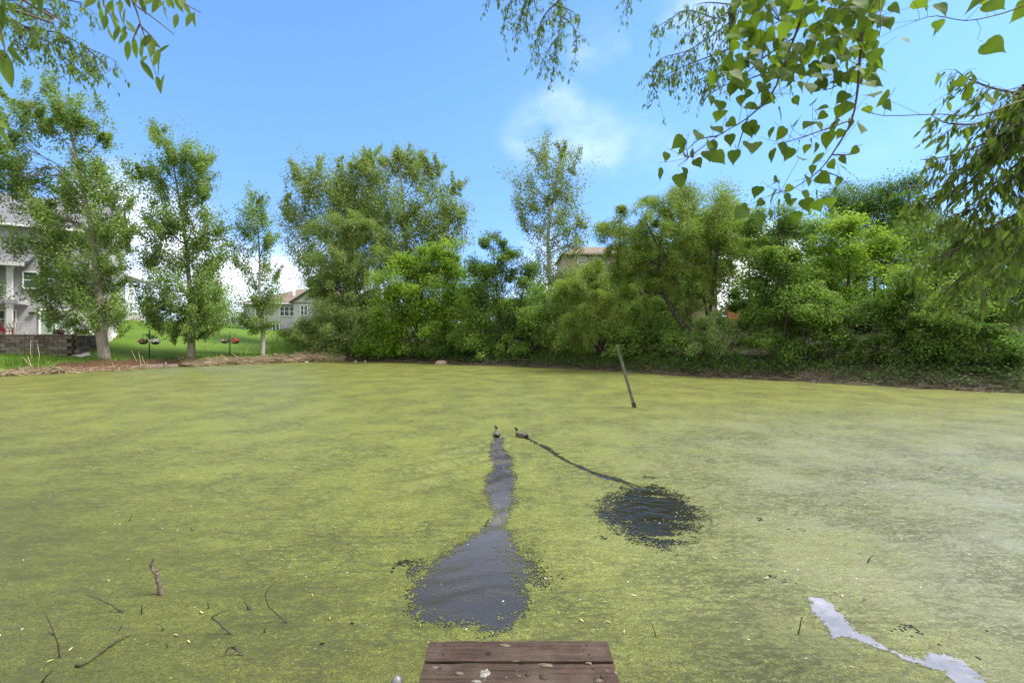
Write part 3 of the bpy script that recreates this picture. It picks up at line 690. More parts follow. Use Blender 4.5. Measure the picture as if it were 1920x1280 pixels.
back = [(1050, 47, [(1030, 560, 46, 46), (1060, 590, 50, 40), (1000, 560, 40, 40)], 'distant tree low behind the tall thin poplar', L_UNDER),
        (1330, 40, [(1290, 430, 50, 50), (1350, 430, 50, 56), (1230, 470, 44, 40), (1340, 520, 60, 50), (1260, 560, 60, 50)], 'mid green tree close behind the broad open willow', L_UNDER),
        (1410, 42, [(1400, 440, 50, 40), (1450, 460, 44, 40), (1410, 590, 60, 40)], 'tree behind the gap left of the small leaved elm', L_UNDER),
        (1560, 36, [(1540, 440, 60, 46), (1610, 480, 60, 50), (1540, 540, 70, 50)], 'shady tree behind the bright maple crown', L_UNDER),
        (400, 62, [(400, 565, 34, 30), (385, 590, 40, 22), (425, 590, 30, 22)], 'round distant tree behind the full cottonwood', L_UNDER),
        (880, 52, [(860, 540, 50, 50), (900, 570, 50, 50), (840, 590, 50, 40)], 'distant tree behind the gap right of the bright maple', L_DARK),
        (1180, 42, [(1170, 530, 50, 40), (1215, 500, 60, 44), (1290, 500, 60, 50), (1320, 440, 50, 40), (1110, 570, 50, 44), (1240, 570, 70, 50), (1140, 600, 60, 36), (1085, 545, 34, 36)], 'mid green tree in front of the tan house wall', L_UNDER),
        (1480, 38, [(1450, 520, 60, 44), (1520, 500, 60, 50), (1480, 580, 80, 40), (1380, 590, 34, 30)], 'dark tree behind the small leaved elm', L_DARK),
        (1760, 36, [(1720, 480, 70, 60), (1800, 470, 70, 60), (1760, 570, 90, 50)], 'dark tree behind the hanging willow leaves', L_DARK),
        (1930, 32, [(1900, 500, 70, 70), (1960, 470, 70, 70), (1930, 600, 90, 60)], 'tall dark tree cut by the right edge', L_DARK),
        (1640, 33, [(1620, 590, 80, 50), (1700, 590, 70, 50), (1560, 600, 60, 50)], 'dark shrubby tree deep in the right bank', L_DARK),
        (770, 52, [(720, 600, 70, 40), (790, 600, 70, 40), (650, 600, 50, 40)], 'dark tree low behind the central poplars', L_DARK),
        (975, 46, [(960, 600, 46, 34), (1000, 620, 40, 24)], 'dark tree low behind the sapling clump', L_DARK)]
for i, (b, D, lob, lab, mt) in enumerate(back):
    tree('distant_tree', lab, 'tree', b, D, lob, mt, BARK_DARK, None, 0.18, 0.22, 0.7, 2.6, 'maple', 'trees further back', 80 + i, spread=0.6, twig=False)

# ------------------------------------------------------------------ bank growth: undergrowth, reeds, grasses
ts = np.array(SHORE[:21])
seg = np.cumsum(np.r_[0, np.hypot(*np.diff(ts, axis=0).T)])


def along(s): return np.stack([np.interp(s, seg, ts[:, 0]), np.interp(s, seg, ts[:, 1])], 1)


def shore_px_s(px):
    a = CX + F * ts[:, 0] / ts[:, 1]; return float(np.interp(px, a, seg))


def inland(q, d):                                # move away from the camera across the bank
    u = q / np.linalg.norm(q, axis=1, keepdims=True); return q + u * np.asarray(d).reshape(-1, 1)


def onz(q): return np.concatenate([q, ground_z(q[:, 0], q[:, 1])[:, None]], 1)


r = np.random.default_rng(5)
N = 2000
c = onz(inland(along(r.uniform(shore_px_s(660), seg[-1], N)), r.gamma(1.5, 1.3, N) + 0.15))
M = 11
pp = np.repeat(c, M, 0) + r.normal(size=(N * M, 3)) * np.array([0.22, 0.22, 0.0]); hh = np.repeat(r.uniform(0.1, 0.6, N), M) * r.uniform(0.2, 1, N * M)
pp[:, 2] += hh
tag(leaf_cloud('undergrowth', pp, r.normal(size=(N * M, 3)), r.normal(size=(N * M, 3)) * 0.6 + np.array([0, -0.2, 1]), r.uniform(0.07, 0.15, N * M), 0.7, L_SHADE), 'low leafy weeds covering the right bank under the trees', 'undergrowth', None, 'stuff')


def blades(name, roots, hgt, wid, lean, mat, label, cat, r, flat=0.0):
    N = len(roots); a = r.uniform(0, 6.283, N)
    d = np.stack([np.cos(a) * lean, np.sin(a) * lean, np.ones(N) * (1 - flat)], 1) + r.normal(0, 0.12, (N, 3))
    d = nrmz(d); h = hgt[:, None]
    s = nrmz(np.cross(d, r.normal(size=(N, 3)))) * (wid[:, None] * 0.5)
    mid = roots + d * h * 0.55; top = roots + d * h + np.stack([np.cos(a) * 0.15, np.sin(a) * 0.15, -0.08 * np.ones(N)], 1) * h * (lean[:, None] if hasattr(lean, '__len__') else lean)
    v = np.stack([roots - s, roots + s, mid + s * 0.8, mid - s * 0.8, top + s * 0.15, top - s * 0.15], 1).reshape(-1, 3)
    b = (np.arange(N) * 6)[:, None]
    fa = np.concatenate([b + np.array([0, 1, 2, 3]), b + np.array([3, 2, 4, 5])], 0)
    me = np_mesh(name, v, fa, {'tint': np.repeat(r.uniform(0, 0.999, N), 6)})
    return tag(link(name, me, mat), label, cat, None, 'stuff')


def band(px0, px1, N, d0, d1): return onz(inland(along(r.uniform(shore_px_s(px0), shore_px_s(px1), N)), r.uniform(d0, d1, N)))


N = 3500
blades('shore_grass', band(0, 660, N, 0.5, 2.2), r.uniform(0.08, 0.35, N), r.uniform(0.012, 0.03, N), r.uniform(0, 0.5, N), L_GRASS, 'ragged grass along the edge of the lawn', 'grass', r)
N = 1500
blades('cattail_leaves', band(505, 660, N, 0.5, 3.2), r.uniform(0.5, 1.35, N), r.uniform(0.015, 0.035, N), r.uniform(0, 0.3, N), L_GRASS, 'green cattail leaves standing at the end of the lawn', 'reeds', r)
N = 120
blades('cattail_leaves', band(10, 100, N, 0.4, 1.6), r.uniform(0.5, 1.3, N), r.uniform(0.015, 0.03, N), r.uniform(0, 0.25, N), L_GRASS, 'thin green reed leaves in front of the block wall', 'reeds', r)
N = 1300
blades('bank_grass', band(1000, 1420, N, 0.3, 2.5), r.uniform(0.2, 0.6, N), r.uniform(0.015, 0.03, N), r.uniform(0, 0.6, N), L_GRASS, 'green grass on the shaded bank behind the leaning post', 'grass', r)


def reedpile(px0, px1, N, hgt, depth, label, up=0.3, mat=None):
    mat = mat or L_REED
    q = band(px0, px1, N, -0.25, depth); s = (q[:, 2] < 0.0); q[s, 2] = 0.01
    cx = CX + F * q[:, 0] / q[:, 1]; prof = hgt * (0.35 + 0.65 * np.abs(np.sin(cx / 26.0 + 1))) * r.uniform(0.1, 1, N)
    q[:, 2] += prof
    a = r.normal(0, 0.6, N) + np.where(r.uniform(size=N) < 0.5, 0, math.pi)
    d = np.stack([np.cos(a), np.sin(a) * 0.7, r.normal(0.02, up, N)], 1); d = nrmz(d)
    L = r.uniform(0.4, 1.3, N)[:, None]; w = r.uniform(0.012, 0.03, N)[:, None] * 0.5
    st = q - d * L * 0.5; en = q + d * L * 0.5; st[:, 2] = np.maximum(st[:, 2], 0.01); en[:, 2] = np.maximum(en[:, 2], 0.01)
    s1 = nrmz(np.cross(d, r.normal(size=(N, 3)))) * w; s2 = np.cross(d, s1)
    v = np.stack([st - s1, st + s1 * 0.7 + s2, st + s1 * 0.7 - s2, en - s1, en + s1 * 0.7 + s2, en + s1 * 0.7 - s2], 1).reshape(-1, 3)
    b = (np.arange(N) * 6)[:, None]
    fa = np.concatenate([b + np.array([0, 1, 4, 3]), b + np.array([1, 2, 5, 4]), b + np.array([2, 0, 3, 5])], 0)
    me = np_mesh('dead_reeds', v, fa, {'tint': np.repeat(r.uniform(0, 0.999, N), 6)})
    tag(link('dead_reeds', me, mat), label, 'dead reeds', None, 'stuff')


reedpile(-30, 125, 420, 0.16, 0.6, 'flattened straw coloured reeds below the block wall')
reedpile(125, 270, 180, 0.05, 0.5, 'thin scatter of straw along the mulch edge')
reedpile(345, 505, 650, 0.32, 0.8, 'pile of fallen straw coloured reeds below the sparse cottonwood')
reedpile(515, 642, 850, 0.46, 1.0, 'largest heap of fallen reeds at the end of the lawn')
reedpile(642, 1000, 420, 0.14, 0.9, 'grey broken reeds and sticks along the far waterline', 0.2, BARK_TWIG)
reedpile(1000, 1900, 700, 0.10, 0.9, 'brown sticks and litter along the right waterline', 0.2, BARK_TWIG)
r2 = np.random.default_rng(77)


def stalks(label, px, spec, D):
    root = empty('dry_stalks', onz(np.array([P(px, HY, D)[:2]]))[0]); tag(root, label, 'reeds')
    o = np.array(root.location)
    for pts in spec:
        mb = MB(); w = [P(a, b, D + r2.uniform(-0.2, 0.2)) - o for a, b in pts]
        mb.tube(w, [0.015, 0.011, 0.005][:len(w)] if len(w) > 2 else [0.015, 0.007], 5); mb.build('stalk', STRAW, root, True)


STRAW = surf('straw', (0.30, 0.23, 0.13), (0.52, 0.43, 0.28), 12, 0.8, None, 0.2, 0.003)
stalks('cluster of tall dry stalks in front of the block wall', 60, [[(62, 694), (57, 660), (58, 637)], [(70, 692), (74, 665), (70, 645)], [(66, 694), (50, 678), (42, 668)], [(58, 696), (30, 685), (5, 676)], [(60, 690), (52, 668)], [(75, 692), (95, 676)]], 26.3)
stalks('pair of pale dry stalks leaning beside the timber edging', 262, [[(262, 689), (252, 668), (246, 656)], [(266, 688), (262, 672), (260, 659)], [(276, 689), (269, 676), (266, 667)], [(243, 690), (254, 680)], [(278, 689), (276, 681)]], 30.2)
stalks('single dry stalk leaning above the fallen reeds', 456, [[(456, 674), (466, 650)]], 33.5)
stalks('bent dry stalks among the cattails', 600, [[(590, 672), (594, 655), (606, 640)], [(612, 672), (606, 652)], [(560, 670), (545, 664), (530, 668)]], 37.5)

mulch = [W(60, 703), W(120, 700), W(200, 696), W(270, 692), W(350, 687)]
pm = [q[:2] for q in mulch]; pm2 = [q + q / np.linalg.norm(q) * d for q, d in zip(pm, (0.5, 1.5, 1.7, 1.5, 1.0))]
MULCH = surf('mulch', (0.035, 0.016, 0.010), (0.11, 0.048, 0.032), 14, 0.95, None, 1.0, 0.04)
tag(drape('mulch_bed', [q + q / np.linalg.norm(q) * 0.15 for q in pm] + pm2[::-1], MULCH, 0.05), kind='structure')
mb = MB()
TIMBER = surf('weathered_timber', (0.12, 0.09, 0.07), (0.28, 0.23, 0.185), 5, 0.9, (0.4, 5, 5), 0.6, 0.01)
a = W(264, 692)[:2]; b_ = W(334, 689)[:2]
a = a + a / np.linalg.norm(a) * 0.2; b_ = b_ + b_ / np.linalg.norm(b_) * 0.2
root = empty('landscape_timber', (a[0], a[1], 0.02), math.atan2(b_[1] - a[1], b_[0] - a[0])); tag(root, 'grey landscape timber edging the mulch at the waterline', 'timber')
LT = float(np.linalg.norm(b_ - a))
mb.box(0, LT * 0.66, 0, 0.2, 0, 0.24, 0, 0.01); mb.build('beam', TIMBER, root, bevel=0.015)
MB().box(LT * 0.67, LT, 0.02, 0.2, 0, 0.2, 0, 0.012).build('beam', TIMBER, root, bevel=0.015)
for q in (0.0, LT * 0.66):
    MB().box(q - 0.05, q + 0.04, -0.07, 0.0, -0.2, 0.36, 0, 0.01).build('stake', TIMBER, root, bevel=0.01)


def rock(px, py, rx, rz, label, mat, dz=0.0):
    c = W(px, py); root_r = np.random.default_rng(int(px))
    bm_v, bm_f = [], []
    n1, n2 = 10, 6
    rings = []
    for i in range(n2 + 1):
        th = math.pi * i / n2 * 0.5
        ring = []
        for j in range(n1):
            a = 2 * math.pi * j / n1; k = 1 + root_r.uniform(-0.14, 0.14)
            rr = math.cos(th) ** 0.7 + 0.02
            ring.append((rx * rr * math.cos(a) * k, rx * 0.75 * rr * math.sin(a) * k, -0.05 + (rz + 0.05) * math.sin(th)))
        rings.append(ring)
    mb = MB().loft(rings); o = mb.build('rock', mat, None, True); o.location = (c[0], c[1] + 0.1, dz)
    s = o.modifiers.new('sub', 'SUBSURF'); s.levels = 1; s.render_levels = 2
    tag(o, label, 'rock')


ROCK = surf('rock', (0.15, 0.11, 0.08), (0.26, 0.20, 0.15), 5, 0.9, None, 0.6, 0.03)
ROCKP = surf('rock_pale', (0.16, 0.145, 0.12), (0.27, 0.245, 0.21), 8, 0.9, None, 0.5, 0.02)
rock(827, 683, 0.52, 0.30, 'tan boulder lying at the far waterline', ROCK)
rock(666, 679, 0.16, 0.14, 'small pale stone at the waterline under the olive willow', ROCKP)
rock(684, 679, 0.14, 0.12, 'small pale stone just right of the first pale stone', ROCKP)
rock(573, 680, 0.18, 0.14, 'pale stone below the largest heap of reeds', ROCKP)

# ------------------------------------------------------------------ houses
SIDE_GREY = surf('siding_grey', (0.34, 0.335, 0.37), (0.41, 0.405, 0.435), 3, 0.75, (0.3, 0.3, 3), 0.1, 0.005)
SIDE_LIGHT = surf('siding_pale', (0.36, 0.36, 0.37), (0.44, 0.44, 0.44), 3, 0.75, (0.3, 0.3, 3), 0.1, 0.005)
SIDE_TAN = surf('siding_tan', (0.25, 0.195, 0.155), (0.33, 0.26, 0.21), 3, 0.8, (0.3, 0.3, 3), 0.1, 0.005)
TRIM = surf('white_trim', (0.70, 0.70, 0.70), (0.80, 0.80, 0.79), 3, 0.5, None, 0.05, 0.002)
ROOF_G = surf('shingles_grey', (0.075, 0.075, 0.09), (0.15, 0.15, 0.17), 4, 0.95, (1, 5, 5), 0.6, 0.02)
ROOF_B = surf('shingles_brown', (0.085, 0.066, 0.055), (0.155, 0.122, 0.10), 4, 0.95, (1, 5, 5), 0.6, 0.02)
CONC = surf('concrete', (0.42, 0.40, 0.36), (0.55, 0.53, 0.49), 6, 0.9, None, 0.3, 0.01)
DARKMETAL = surf('dark_metal', (0.012, 0.012, 0.013), (0.03, 0.03, 0.03), 10, 0.45, None, 0.1, 0.001)
m, n, l, out = newmat('glass_pane')
p = n.new('ShaderNodeBsdfPrincipled'); l.new(p.outputs[0], out.inputs[0])
p.inputs['Base Color'].default_value = (0.05, 0.085, 0.078, 1); p.inputs['Roughness'].default_value = 0.06; p.inputs['Specular IOR Level'].default_value = 0.8
t = n.new('ShaderNodeTexCoord'); l.new(bump(n, l, noise(n, l, t.outputs['Object'], 1.5, 2), 0.05, 0.02), p.inputs['Normal'])
GLASS = m
BLIND = surf('blinds', (0.22, 0.30, 0.27), (0.32, 0.40, 0.36), 3, 0.35, (8, 1, 1), 0.1, 0.005, 0, None, 0.5)


def siding(name, x0, x1, z0, z1, y, mat, parent, step=0.155, axis='x'):
    """lapped boards as real steps, y = face plane (outward is -y, or +x for axis 'y')"""
    mb = MB(); z = z0
    while z < z1 - 0.01:
        t_ = min(z + step, z1)
        if axis == 'x':
            mb.quad([(x0, y - 0.028, z), (x1, y - 0.028, z), (x1, y - 0.006, t_), (x0, y - 0.006, t_)])
            mb.quad([(x0, y - 0.006, z), (x1, y - 0.006, z), (x1, y - 0.028, z), (x0, y - 0.028, z)])
        else:
            mb.quad([(y + 0.028, x0, z), (y + 0.028, x1, z), (y + 0.006, x1, t_), (y + 0.006, x0, t_)])
            mb.quad([(y + 0.006, x0, z), (y + 0.006, x1, z), (y + 0.028, x1, z), (y + 0.028, x0, z)])
        z += step
    return tag(mb.build(name, mat, parent), kind='stuff')


def window(x0, x1, z0, z1, y, parent, panes=1, rail=True, name='window', pane_mat=None, fw=0.085):
    """a frame standing proud of the wall with its panes as sub-parts"""
    mb = MB(); yo, yi = y - 0.10, y + 0.02
    mb.box(x0, x1, yo, yi, z1 - fw, z1); mb.box(x0, x1, yo - 0.02, yi, z0, z0 + fw)
    w = (x1 - x0) / panes
    for i in range(panes + 1):
        xx = x0 + i * w
        mb.box(max(xx - fw / (1 if i in (0, panes) else 2), x0), min(xx + fw / (1 if i in (0, panes) else 2), x1), yo, yi, z0 + fw, z1 - fw)
    fr = mb.build(name, TRIM, parent)
    for i in range(panes):
        a, b = x0 + i * w + fw * 0.5, x0 + (i + 1) * w - fw * 0.5
        zm = (z0 + z1) / 2
        if rail:
            MB().box(a, b, y - 0.075, y - 0.02, zm - 0.03, zm + 0.03).build('sash_rail', TRIM, fr)
            MB().box(a, b, y - 0.05, y - 0.035, zm, z1 - fw * 0.5).build('pane', pane_mat or GLASS, fr)
            MB().box(a, b, y - 0.06, y - 0.045, z0 + fw * 0.5, zm).build('pane', pane_mat or GLASS, fr)
        else:
            MB().box(a, b, y - 0.055, y - 0.04, z0 + fw * 0.5, z1 - fw * 0.5).build('pane', pane_mat or GLASS, fr)
    return fr


def gable_roof(x0, x1, y0, y1, ze, zr, mat, parent, over=0.45, th=0.16, trim=True, name='roof'):
    ym = (y0 + y1) / 2; s = (zr - ze) / (ym - y0)
    mb = MB()
    for sgn in (0, 1):
        ya, za = (y0 - over, ze - s * over) if sgn == 0 else (y1 + over, ze - s * over)
        top = [(x0 - over, ya, za), (x1 + over, ya, za), (x1 + over, ym, zr), (x0 - over, ym, zr)]
        lo = [(a, b, c - th) for a, b, c in top]
        if sgn: top = top[::-1]; lo = lo[::-1]
        mb.quad(top); mb.quad(lo[::-1])
        for i in range(4):
            if i == (2 if not sgn else 0): continue
            j = (i + 1) % 4; mb.quad([lo[i], lo[j], top[j], top[i]])
    ro = mb.build(name, mat, parent)
    if trim:
        za = ze - s * over
        MB().box(x0 - over, x1 + over, y0 - over - 0.12, y0 - over - 0.003, za - 0.20, za - 0.02).build('gutter', TRIM, ro)
        rk = MB()
        for xx in (x1 + over + 0.003, x0 - over - 0.033):
            for (ya, yb) in ((y0 - over, ym), (y1 + over, ym)):
                rk.loft([[(xx, ya, za - th - 0.06), (xx + 0.03, ya, za - th - 0.06), (xx + 0.03, ya, za + 0.01), (xx, ya, za + 0.01)],
                         [(xx, yb, zr - th - 0.06), (xx + 0.03, yb, zr - th - 0.06), (xx + 0.03, yb, zr + 0.01), (xx, yb, zr + 0.01)]])
        rk.build('rake_board', TRIM, ro)
    return ro


def gable_wall(x, y0, y1, z0, ze, zr, mat, parent):
    ym = (y0 + y1) / 2
    mb = MB(); step = 0.155; z = z0
    while z < zr - 0.05:
        t_ = min(z + step, zr)
        def lim(zz):
            if zz <= ze: return y0, y1
            q = (zz - ze) / (zr - ze); return y0 + (ym - y0) * q, y1 - (y1 - ym) * q
        a, b = lim(z); c, d = lim(t_)
        mb.quad([(x + 0.028, a, z), (x + 0.028, b, z), (x + 0.006, d, t_), (x + 0.006, c, t_)])
        mb.quad([(x + 0.006, a, z), (x + 0.006, b, z), (x + 0.028, b, z), (x + 0.028, a, z)])
        z += step
    return tag(mb.build('siding', mat, parent), kind='stuff')


# the grey sided house at the left: local x runs along the lakeside front, local y goes into the house
FA = np.array([-37.1, 33.0]); fd = np.array([0.823, 0.568]); OR = FA + fd * 5.97


def front(px, py):
    k = (px - CX) / F
    # ray (k,1)*D meets FA + fd*s
    A = np.array([[k, -fd[0]], [1, -fd[1]]]); D, s = np.linalg.solve(A, FA)
    return s - 5.97, H - (py - HY) / F * D


house = empty('siding_house', (OR[0], OR[1], 0), math.atan2(fd[1], fd[0]))
tag(house, 'large three storey house with lavender grey siding and white trimmed windows behind the block wall', 'house')
ZE, ZR, Z0 = 10.6, 13.5, 1.6
MB().box(-17, 0, 0, 9.4, Z0 - 1.2, ZE - 0.02).build('wall', SIDE_GREY, house)
siding('siding', -17, 0.0, Z0, ZE - 0.05, 0, SIDE_GREY, house)
gable_wall(0, 0, 9.4, Z0, ZE, ZR - 0.15, SIDE_LIGHT, house)  # gable end lighter than the front, its sunlit look put into the colour
MB().quad([(0.0, 0, ZE - 0.02), (0.0, 9.4, ZE - 0.02), (0.0, 4.7, ZR - 0.2)]).build('gable', SIDE_LIGHT, house)
MB().box(-0.10, 0.06, -0.06, 0.10, Z0, ZE - 0.1).build('corner_board', SIDE_LIGHT, house)
gable_roof(-17, 0, 0, 9.4, ZE, ZR, ROOF_G, house)


def fw_(x0, y0, x1, y1, **k):
    a, zt = front(x0, y0); b, zb = front(x1, y1); return window(a, b, zb, zt, 0, house, **k)


fw_(42, 508, 74, 542); fw_(79, 506, 112, 540); fw_(92, 434, 122, 463); fw_(124, 433, 152, 462); fw_(-8, 580, 12, 616); fw_(20, 580, 32, 616)
a, zt = front(73, 579); b, zb = front(137, 626)
door = window(a, b, zb - 0.35, zt, 0, house, 2, False, 'sliding_door', BLIND, 0.11)
a, z = front(62, 590)
lamp = MB(); lamp.box(a - 0.05, a + 0.05, -0.12, -0.03, z, z + 0.2); lamp.tube([(a - 0.2, -0.16, z + 0.12), (a + 0.2, -0.16, z + 0.12)], 0.07, 8); lamp.build('wall_lamp', DARKMETAL, house)
# covered balcony at the picture's left edge
a, zr_ = front(22, 497); ax = front(17, 497)[0]
a1, zdk = front(12, 560)
PY = -2.6                                       # it comes forward of the front
k_ = 0.925
xr = -5.02
prc = MB(); prc.loft([[(xr - 7, -0.03, 8.05), (xr + 0.9, -0.03, 8.05), (xr + 0.9, -0.03, 8.20), (xr - 7, -0.03, 8.20)], [(xr - 7, PY - 0.4, 7.05), (xr + 0.9, PY - 0.4, 7.05), (xr + 0.9, PY - 0.4, 7.20), (xr - 7, PY - 0.4, 7.20)]])
pr = prc.build('porch_roof', ROOF_G, house)
MB().box(xr - 7, xr + 0.92, PY - 0.45, PY - 0.41, 6.98, 7.22).build('fascia', TRIM, pr)
MB().box(xr - 7, xr + 0.5, PY - 0.1, -0.03, 4.40, 4.68).build('deck', SIDE_GREY, house)
for xx in (xr + 0.1, xr - 3.2, xr - 6.4):
    for (za, zb) in ((1.7, 4.398), (4.682, 7.10)):
        pc = MB().box(xx - 0.14, xx + 0.14, PY, PY + 0.28, za, zb); pc.box(xx - 0.18, xx + 0.18, PY - 0.04, PY + 0.32, zb - 0.22, zb - 0.1); pc.box(xx - 0.18, xx + 0.18, PY - 0.04, PY + 0.32, za, za + 0.2); pc.build('column', TRIM, house)
rl = MB(); rl.box(xr - 6.2, xr - 0.1, PY + 0.1, PY + 0.16, 5.62, 5.70); rl.box(xr - 6.2, xr - 0.1, PY + 0.1, PY + 0.16, 4.80, 4.85)
for i in range(44): rl.box(xr - 6.2 + i * 0.14, xr - 6.17 + i * 0.14, PY + 0.11, PY + 0.15, 4.85, 5.62)
tag(rl.build('railing', TRIM, house), kind='stuff')
# white porch at the far end
pb = np.array(P(252, HY, 45.0)); prt = empty('porch', (0, 0, 0)); prt.parent = house
ca, sa = fd
loc = np.array([(pb[0] - OR[0]) * ca + (pb[1] - OR[1]) * sa, -(pb[0] - OR[0]) * sa + (pb[1] - OR[1]) * ca])
prt.location = (loc[0], loc[1], 0)
zp = 4.2
MB().box(-2.2, 1.3, -1.2, 2.0, 2.4, zp).build('deck', CONC, prt)
for xx, yy in ((1.05, -1.05), (-0.2, -1.05), (1.05, 1.8)):
    MB().box(xx - 0.15, xx + 0.15, yy - 0.15, yy + 0.15, zp + 0.003, 7.1).build('column', TRIM, prt)
rl = MB(); rl.box(-2.2, 0.9, -1.10, -1.03, zp + 0.95, zp + 1.03); rl.box(-2.2, 0.9, -1.10, -1.03, zp + 0.12, zp + 0.18)
for i in range(20): rl.box(-2.15 + i * 0.15, -2.10 + i * 0.15, -1.09, -1.04, zp + 0.18, zp + 0.95)
tag(rl.build('railing', TRIM, prt), kind='stuff')
gp = MB(); gp.loft([[(-3.0, -1.5, 8.75), (-3.0, 2.2, 8.75), (-3.0, 2.2, 8.9), (-3.0, -1.5, 8.9)], [(1.6, -1.5, 7.1), (1.6, 2.2, 7.1), (1.6, 2.2, 7.25), (1.6, -1.5, 7.25)]]); gp.build('roof', TRIM, prt)
gp = MB(); gp.quad([(-3.0, -1.2, 7.1), (1.3, -1.2, 7.1), (-3.0, -1.2, 8.7)]); gp.build('gable', SIDE_LIGHT, prt)
ds = MB(); ds.tube([(1.3, -1.35, 7.0), (1.25, -1.35, 4.6), (0.95, -1.45, 4.3), (0.95, -1.5, 3.7), (0.6, -1.6, 3.5)], 0.06, 6); ds.build('downspout', TRIM, prt)

# retaining wall of single blocks
BLOCKS = [surf('block_a', (0.055, 0.043, 0.036), (0.13, 0.108, 0.09), 3, 0.95, None, 0.8, 0.03), surf('block_b', (0.08, 0.064, 0.053), (0.17, 0.14, 0.118), 3, 0.95, None, 0.8, 0.03), surf('block_c', (0.04, 0.032, 0.028), (0.09, 0.075, 0.064), 3, 0.95, None, 0.8, 0.03)]
wr_ = P(134, HY, 29.6)[:2]
wa = P(-190, HY, 26.5)[:2]
wd = (wr_ - wa); WL = float(np.linalg.norm(wd)); wang = math.atan2(wd[1], wd[0])
zb0 = 0.55
wall = empty('retaining_wall', (wr_[0], wr_[1], zb0), wang); tag(wall, 'long low retaining wall of dark weathered concrete blocks in front of the grey house', 'wall')
ch, ztop = 0.235, 2.42
nc = int((ztop - zb0) / ch)
meshes = []
for v_ in range(6):
    mb = MB(); bw = 0.45; mb.box(0.006, bw - 0.006, 0, 0.28, 0.004, ch - 0.006, 0, 0.011); me = mb.build('block', BLOCKS[v_ % 3], wall, bevel=0.018); meshes.append(me)
for o in meshes:
    o.location = (-0.45 * (3 + 2 * meshes.index(o)), 0.0, 0)
used = {(0, 3 + 2 * i) for i in range(6)}
for row in range(nc):
    off = 0.225 if row % 2 else 0.0
    for j in range(0, 26):
        if (row, j) in used: continue
        if j == 0 and off: continue
        src = meshes[int(rng.integers(6))]; o = src.copy(); COL.objects.link(o); o.parent = wall
        o.location = (-0.45 * (j + 1) + off, rng.uniform(-0.012, 0.012), row * ch); used.add((row, j))
core = MB().box(-WL, -0.02, 0.26, 0.55, -0.5, nc * ch - 0.01); core.box(-0.45, -0.02, 0.56, 4.2, -0.5, nc * ch - 0.01); core.build('backing', BLOCKS[2], wall)
cap = None
for j in range(24):
    mb = MB().box(-0.55 * (j + 1) + 0.006, -0.55 * j - 0.006 + (0.04 if j == 0 else 0), -0.05, 0.30, nc * ch, nc * ch + 0.085, 0, 0.008); mb.build('cap_stone', BLOCKS[j % 2], wall, bevel=0.012)
for row in range(nc):                            # the wall's return towards the house
    for j in range(8):
        o = meshes[int(rng.integers(6))].copy(); COL.objects.link(o); o.parent = wall
        o.rotation_euler = (0, 0, R(90)); o.location = (0.285, 0.30 + 0.45 * j + (0.2 if row % 2 else 0), row * ch)
ZP = zb0 + nc * ch - 0.12
PAT = surf('patio_paving', (0.34, 0.31, 0.27), (0.46, 0.43, 0.38), 3, 0.9, None, 0.3, 0.01)
pt = MB(); wc = wr_ + np.array([math.cos(wang), math.sin(wang)]) * (-0.1)
nrmw = np.array([-math.sin(wang), math.cos(wang)])
pts = [wc + nrmw * 0.5, wa + nrmw * 0.5, wa + nrmw * 9, wc + nrmw * 7.0]
pt.loft([[(q[0], q[1], 0.6) for q in pts], [(q[0], q[1], ZP) for q in pts]]); tag(pt.build('patio', PAT), kind='structure')
GRAVEL = surf('pale_gravel', (0.36, 0.34, 0.30), (0.60, 0.57, 0.52), 20, 0.95, None, 0.8, 0.02)
gp_ = [P(132, HY, 29.8), P(150, HY, 29.4), P(172, HY, 30.2), P(160, HY, 31.5), P(168, HY, 33), P(190, HY, 35), P(220, HY, 37.5), P(212, HY, 40), P(170, HY, 39), P(140, HY, 34)]
tag(drape('gravel_path', gp_, GRAVEL, 0.05, 0.2, 0.1), kind='structure')

# patio things
RED = surf('red_paint', (0.40, 0.03, 0.035), (0.5, 0.05, 0.05), 6, 0.5, None, 0.1, 0.002)
WHITEP = surf('white_plastic', (0.68, 0.66, 0.62), (0.78, 0.76, 0.72), 6, 0.5, None, 0.1, 0.002)
PETR = leafmat('petals_red', (0.45, 0.03, 0.05), (0.65, 0.08, 0.12), (0.5, 0.05, 0.06), 0.3)
PETW = leafmat('petals_white', (0.66, 0.64, 0.62), (0.82, 0.80, 0.78), (0.7, 0.7, 0.65), 0.3)
PETP = leafmat('petals_pink', (0.45, 0.07, 0.24), (0.62, 0.22, 0.40), (0.5, 0.1, 0.3), 0.3)
POT = surf('basket_pot', (0.018, 0.02, 0.028), (0.035, 0.038, 0.05), 8, 0.6, None, 0.2, 0.003)


